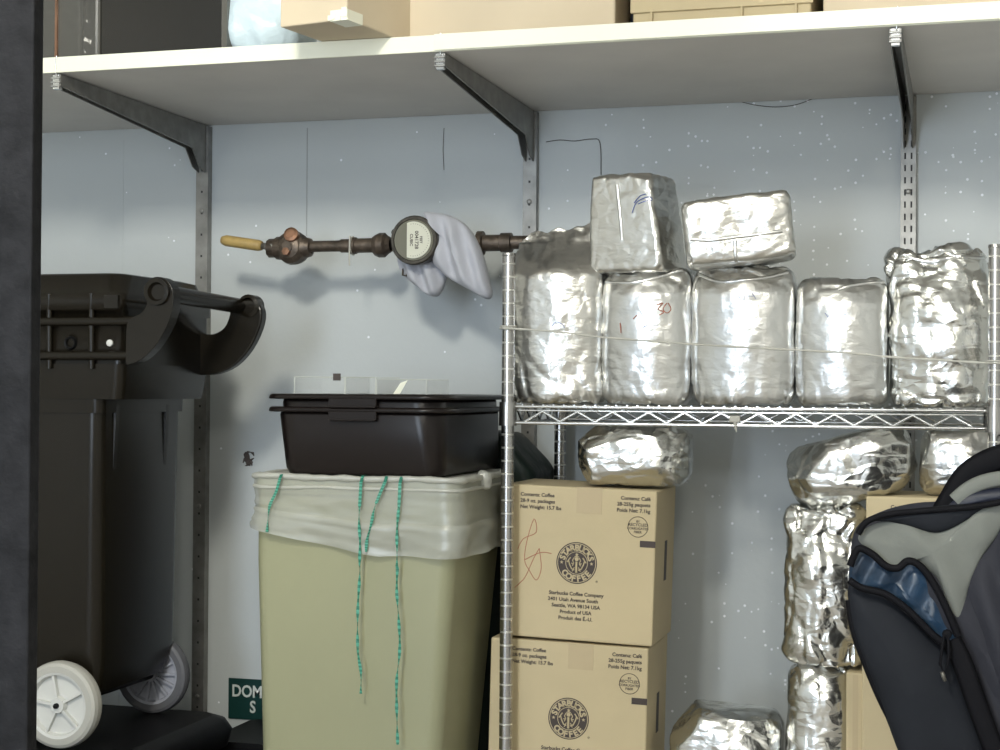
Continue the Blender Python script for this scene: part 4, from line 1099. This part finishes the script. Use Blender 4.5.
# foil bags below the rack shelf
G2 = 'foil bags in the lower rack'
Ru = Matrix.Rotation(math.radians(90), 3, 'Y')
a = P(631, 488, -0.40)
foil_bag('coffee_bag', 'crumpled foil bag lying on the upper carton under the rack shelf', (a.x, -0.36, 0.846), 0.215, 0.15, 0.118, 21, 'lump', group=G2, matk='foild', amp=0.013, r=0.03, scale=13, yaw=math.radians(4))
a = P(958, 495, -0.40)
foil_bag('coffee_bag', 'pale foil bag on the carton behind the backpack, by the right post', (P(965, 480, -0.40).x, -0.36, 0.8395), 0.155, 0.14, 0.125, 22, 'lump', group=G2, matk='foil', amp=0.008, r=0.03, yaw=math.radians(-5))
# vertical stack of bags, left of the right cartons
xa = P(786, 600, -0.43).x; xb2 = P(857, 600, -0.43).x
foil_bag('coffee_bag', 'foil bag at the foot of the stack left of the backpack', ((P(789, 700, -0.43).x+P(847, 700, -0.43).x)/2, -0.37, 0.2435), 0.120, 0.13, 0.275, 23, 'brick', group=G2, matk='foild', amp=0.006)
foil_bag('coffee_bag', 'crinkled foil bag in the middle of the stack left of the backpack', ((xa+xb2)/2+0.003, -0.365, 0.519), 0.146, 0.135, 0.305, 24, 'crush', group=G2, matk='foild', amp=0.009)
Rl = Matrix.Rotation(math.radians(-16), 3, 'Y')
foil_bag('coffee_bag', 'foil bag slumped on top of the stack left of the backpack', (P(860, 510, -0.41).x, -0.365, 0.806), 0.232, 0.15, 0.128, 25, 'lump', rot=Rl, group=G2, matk='foild', amp=0.012, r=0.035, scale=10)
foil_bag('coffee_bag', 'foil bag at the bottom of the photo beside the coffee cartons', (P(724, 740, -0.42).x, -0.37, 0.2435), 0.205, 0.15, 0.182, 26, 'lump', group=G2, matk='foild', amp=0.010, r=0.04)

# twine across the front of the rack bags
pts = [P(x, y, -0.505) for x, y in ((503, 328), (520, 329), (560, 332), (600, 337), (650, 341), (690, 344), (740, 347), (795, 350), (850, 353), (890, 357), (940, 360), (985, 363))]
pw = smoothpoly([tuple(p) for p in pts], 6, False)
mb = MB(); mb.tube(pw, 0.0022, 6, rr=[0.0021+0.0006*math.sin(i*1.3) for i in range(len(pw))])
for (x, zz) in ((RX0, pts[0].z), (RX1, pts[-1].z)):
    for dz in (0, 0.004): mb.tube([(x+0.0155*math.cos(k*PI/8), RY0+0.0155*math.sin(k*PI/8), zz+dz) for k in range(17)], 0.0018, 6, cap=False)
mb.tube([(RX0-0.016, RY0-0.004, pts[0].z), pts[0]], 0.0016, 6); mb.tube([pts[-1], (RX1, RY0-0.0155, pts[-1].z)], 0.0016, 6)
tag(mb.build('twine', M['twine'], weld=False), 'thin pale twine tied between the posts across the foil bags', 'string')
mb = MB(); c = P(735, 419, RY0-0.004)
V, Fc = rbox(0.010, 0.004, 0.006, 0.003, (8, 4, 6)); mb.add([c + p + n_*0.003*crumple(p, 120, 9) for u, p, n_ in V], Fc, 0, True)
mb.tube([c, c+Vector((0.001, -0.001, -0.012)), c+Vector((0.003, 0, -0.024))], 0.003, 6, rr=[0.004, 0.003, 0.001])
tag(mb.build('frayed_knot', M['twine'], weld=False), 'small frayed scrap of string caught on the front rail of the rack', 'string scrap')

# ------------------------------------------------------------------ backpack hanging on the right front post
BY = -0.70
t = thing('backpack', (P(960, 620, BY).x, BY, 0.30), 'grey and black backpack with open front pocket at the right edge', 'backpack')
fl = lambda p: 0.010*math.sin(p.x*38 + p.z*26) + 0.012*noise.noise(p*9)
mb = MB()   # main body
dome(mb, [(856,528),(880,512),(915,503),(960,500),(1010,490),(1060,492),(1100,520),(1120,620),(1120,740),(1090,800),(1000,815),(930,800),(895,740),(868,668),(850,600),(850,560)], BY, 0.05, 0.13, fold=fl, rings=14, centre=(985, 650), sharp=0.4)
mb.build('main_body', M['bppurple'], t, weld=False)
mb = MB()   # slate side panel with folds, right of the black welt
dome(mb, [(962,590),(975,560),(990,535),(1010,515),(1060,520),(1080,600),(1085,700),(1060,790),(1020,790),(1000,750),(985,700),(970,650)], BY-0.045, 0.022, 0.02, fold=lambda p: 0.009*math.sin(p.x*95+p.z*30), mi=0, centre=(1025, 650))
mb.build('side_panel', M['bppurple'], t, weld=False)
mb = MB()   # upper grey flap over the pocket
dome(mb, [(858,538),(872,525),(900,520),(935,532),(965,520),(985,505),(1005,502),(1000,530),(980,560),(968,590),(962,625),(950,610),(938,580),(925,568),(912,560),(898,566),(884,568),(870,552)], BY-0.052, 0.016, 0.02, fold=lambda p: 0.006*math.sin(p.x*60+p.z*35), centre=(935, 552))
mb.build('pocket_flap', M['bpgrey'], t, weld=False)
mb = MB()   # dark gusset under the top edge
dome(mb, [(872,520),(900,510),(930,507),(960,504),(985,505),(970,518),(940,532),(915,528),(892,522)], BY-0.058, 0.012, 0.012)
mb.build('top_gusset', M['bpslate'], t, weld=False)
mb = MB()   # blue lining
dome(mb, [(850,566),(860,552),(875,558),(892,570),(905,562),(922,572),(936,600),(948,628),(958,640),(940,636),(915,612),(890,594),(865,586),(851,580)], BY-0.052, 0.008, 0.012, fold=lambda p: 0.006*math.sin(p.x*110-p.z*60), centre=(895, 583))
mb.build('lining', M['bpblue'], t, weld=False)
mb = MB()   # front pocket
dome(mb, [(849,584),(870,590),(892,602),(915,622),(935,642),(950,655),(962,680),(972,710),(985,745),(990,790),(960,800),(925,795),(900,755),(880,700),(862,655),(851,620)], BY-0.05, 0.035, 0.03, fold=lambda p: 0.006*noise.noise(p*14), centre=(915, 690))
mb.build('front_pocket', M['bpslate'], t, weld=False)
def welt(name, pp, wpx, Y, m, parent=t):
    mb = MB(); pw = [P(x, y, Y) for x, y in smoothpoly(pp, 6, False)]
    ribbon(mb, pw, wpx/580.0, 0.004); return mb.build(name, M[m], parent, weld=False)
welt('zip_edge', [(849,580),(862,588),(885,594),(908,610),(930,632),(946,645)], 7, BY-0.085, 'bpblack')
welt('zip_edge', [(850,566),(858,549),(872,554),(886,566),(898,568),(908,561),(920,566),(934,584),(948,612),(958,636)], 7, BY-0.078, 'bpblack')
welt('welt', [(951,640),(962,662),(972,690),(982,718),(994,750),(1010,790)], 19, BY-0.082, 'bpblack')
welt('welt', [(850,600),(854,628),(866,662),(882,700),(900,735),(918,770)], 9, BY-0.055, 'bpblack')
welt('top_welt', [(858,534),(868,521),(890,514),(920,511),(960,508),(985,505),(1010,500)], 6, BY-0.072, 'bpblack')
# straps at the top
welt('shoulder_strap', [(944,514),(952,500),(966,478),(985,464),(1010,455),(1040,452)], 25, BY-0.02, 'bpblack')
welt('shoulder_strap', [(955,501),(968,490),(985,482),(1010,478),(1040,478)], 15, BY-0.05, 'bpgrey')
mb = MB(); dome(mb, [(948,508),(960,496),(978,490),(1000,487),(1040,485),(1045,500),(1010,503),(975,506)], BY-0.045, 0.014, 0.012); mb.build('inner_fabric', M['bpnavy'], t, weld=False)
welt('hanging_loop', [(1010,455),(1004,452),(999,456)], 6, BY-0.0, 'bpblack')
# strap up and around the rack post so that it hangs
mb = MB(); ribbon(mb, [P(1015, 460, BY), Vector((RX1+0.03, -0.60, 0.93)), Vector((RX1+0.02, -0.50, 0.955)), Vector((RX1+0.016, -0.47, 0.957)), Vector((RX1, -0.455, 0.955))], 0.02, 0.0015, facing=Vector((0, 0, 1))); mb.build('hanging_strap', M['bpblack'], t, weld=False)
# zip pull
c = P(947, 634, BY-0.09)
mb = MB(); mb.lathe(c, (0,-1,0), [(0, 0.0), (0, 0.008), (0.006, 0.007), (0.007, 0.0)], 8)
mb.tube([P(944, 636, BY-0.098), P(942, 650, BY-0.102), P(940, 664, BY-0.10), P(944, 673, BY-0.10), P(948, 664, BY-0.10), P(949, 650, BY-0.102), P(948, 638, BY-0.098)], 0.0024, 7)
pull = mb.build('zip_pull', M['bpblack'], t, weld=False)
mb = MB(); mb.tube([P(942, 672, BY-0.104), P(945, 681, BY-0.103)], 0.0032, 7); mb.build('pull_tip', M['trimgrey'], pull)
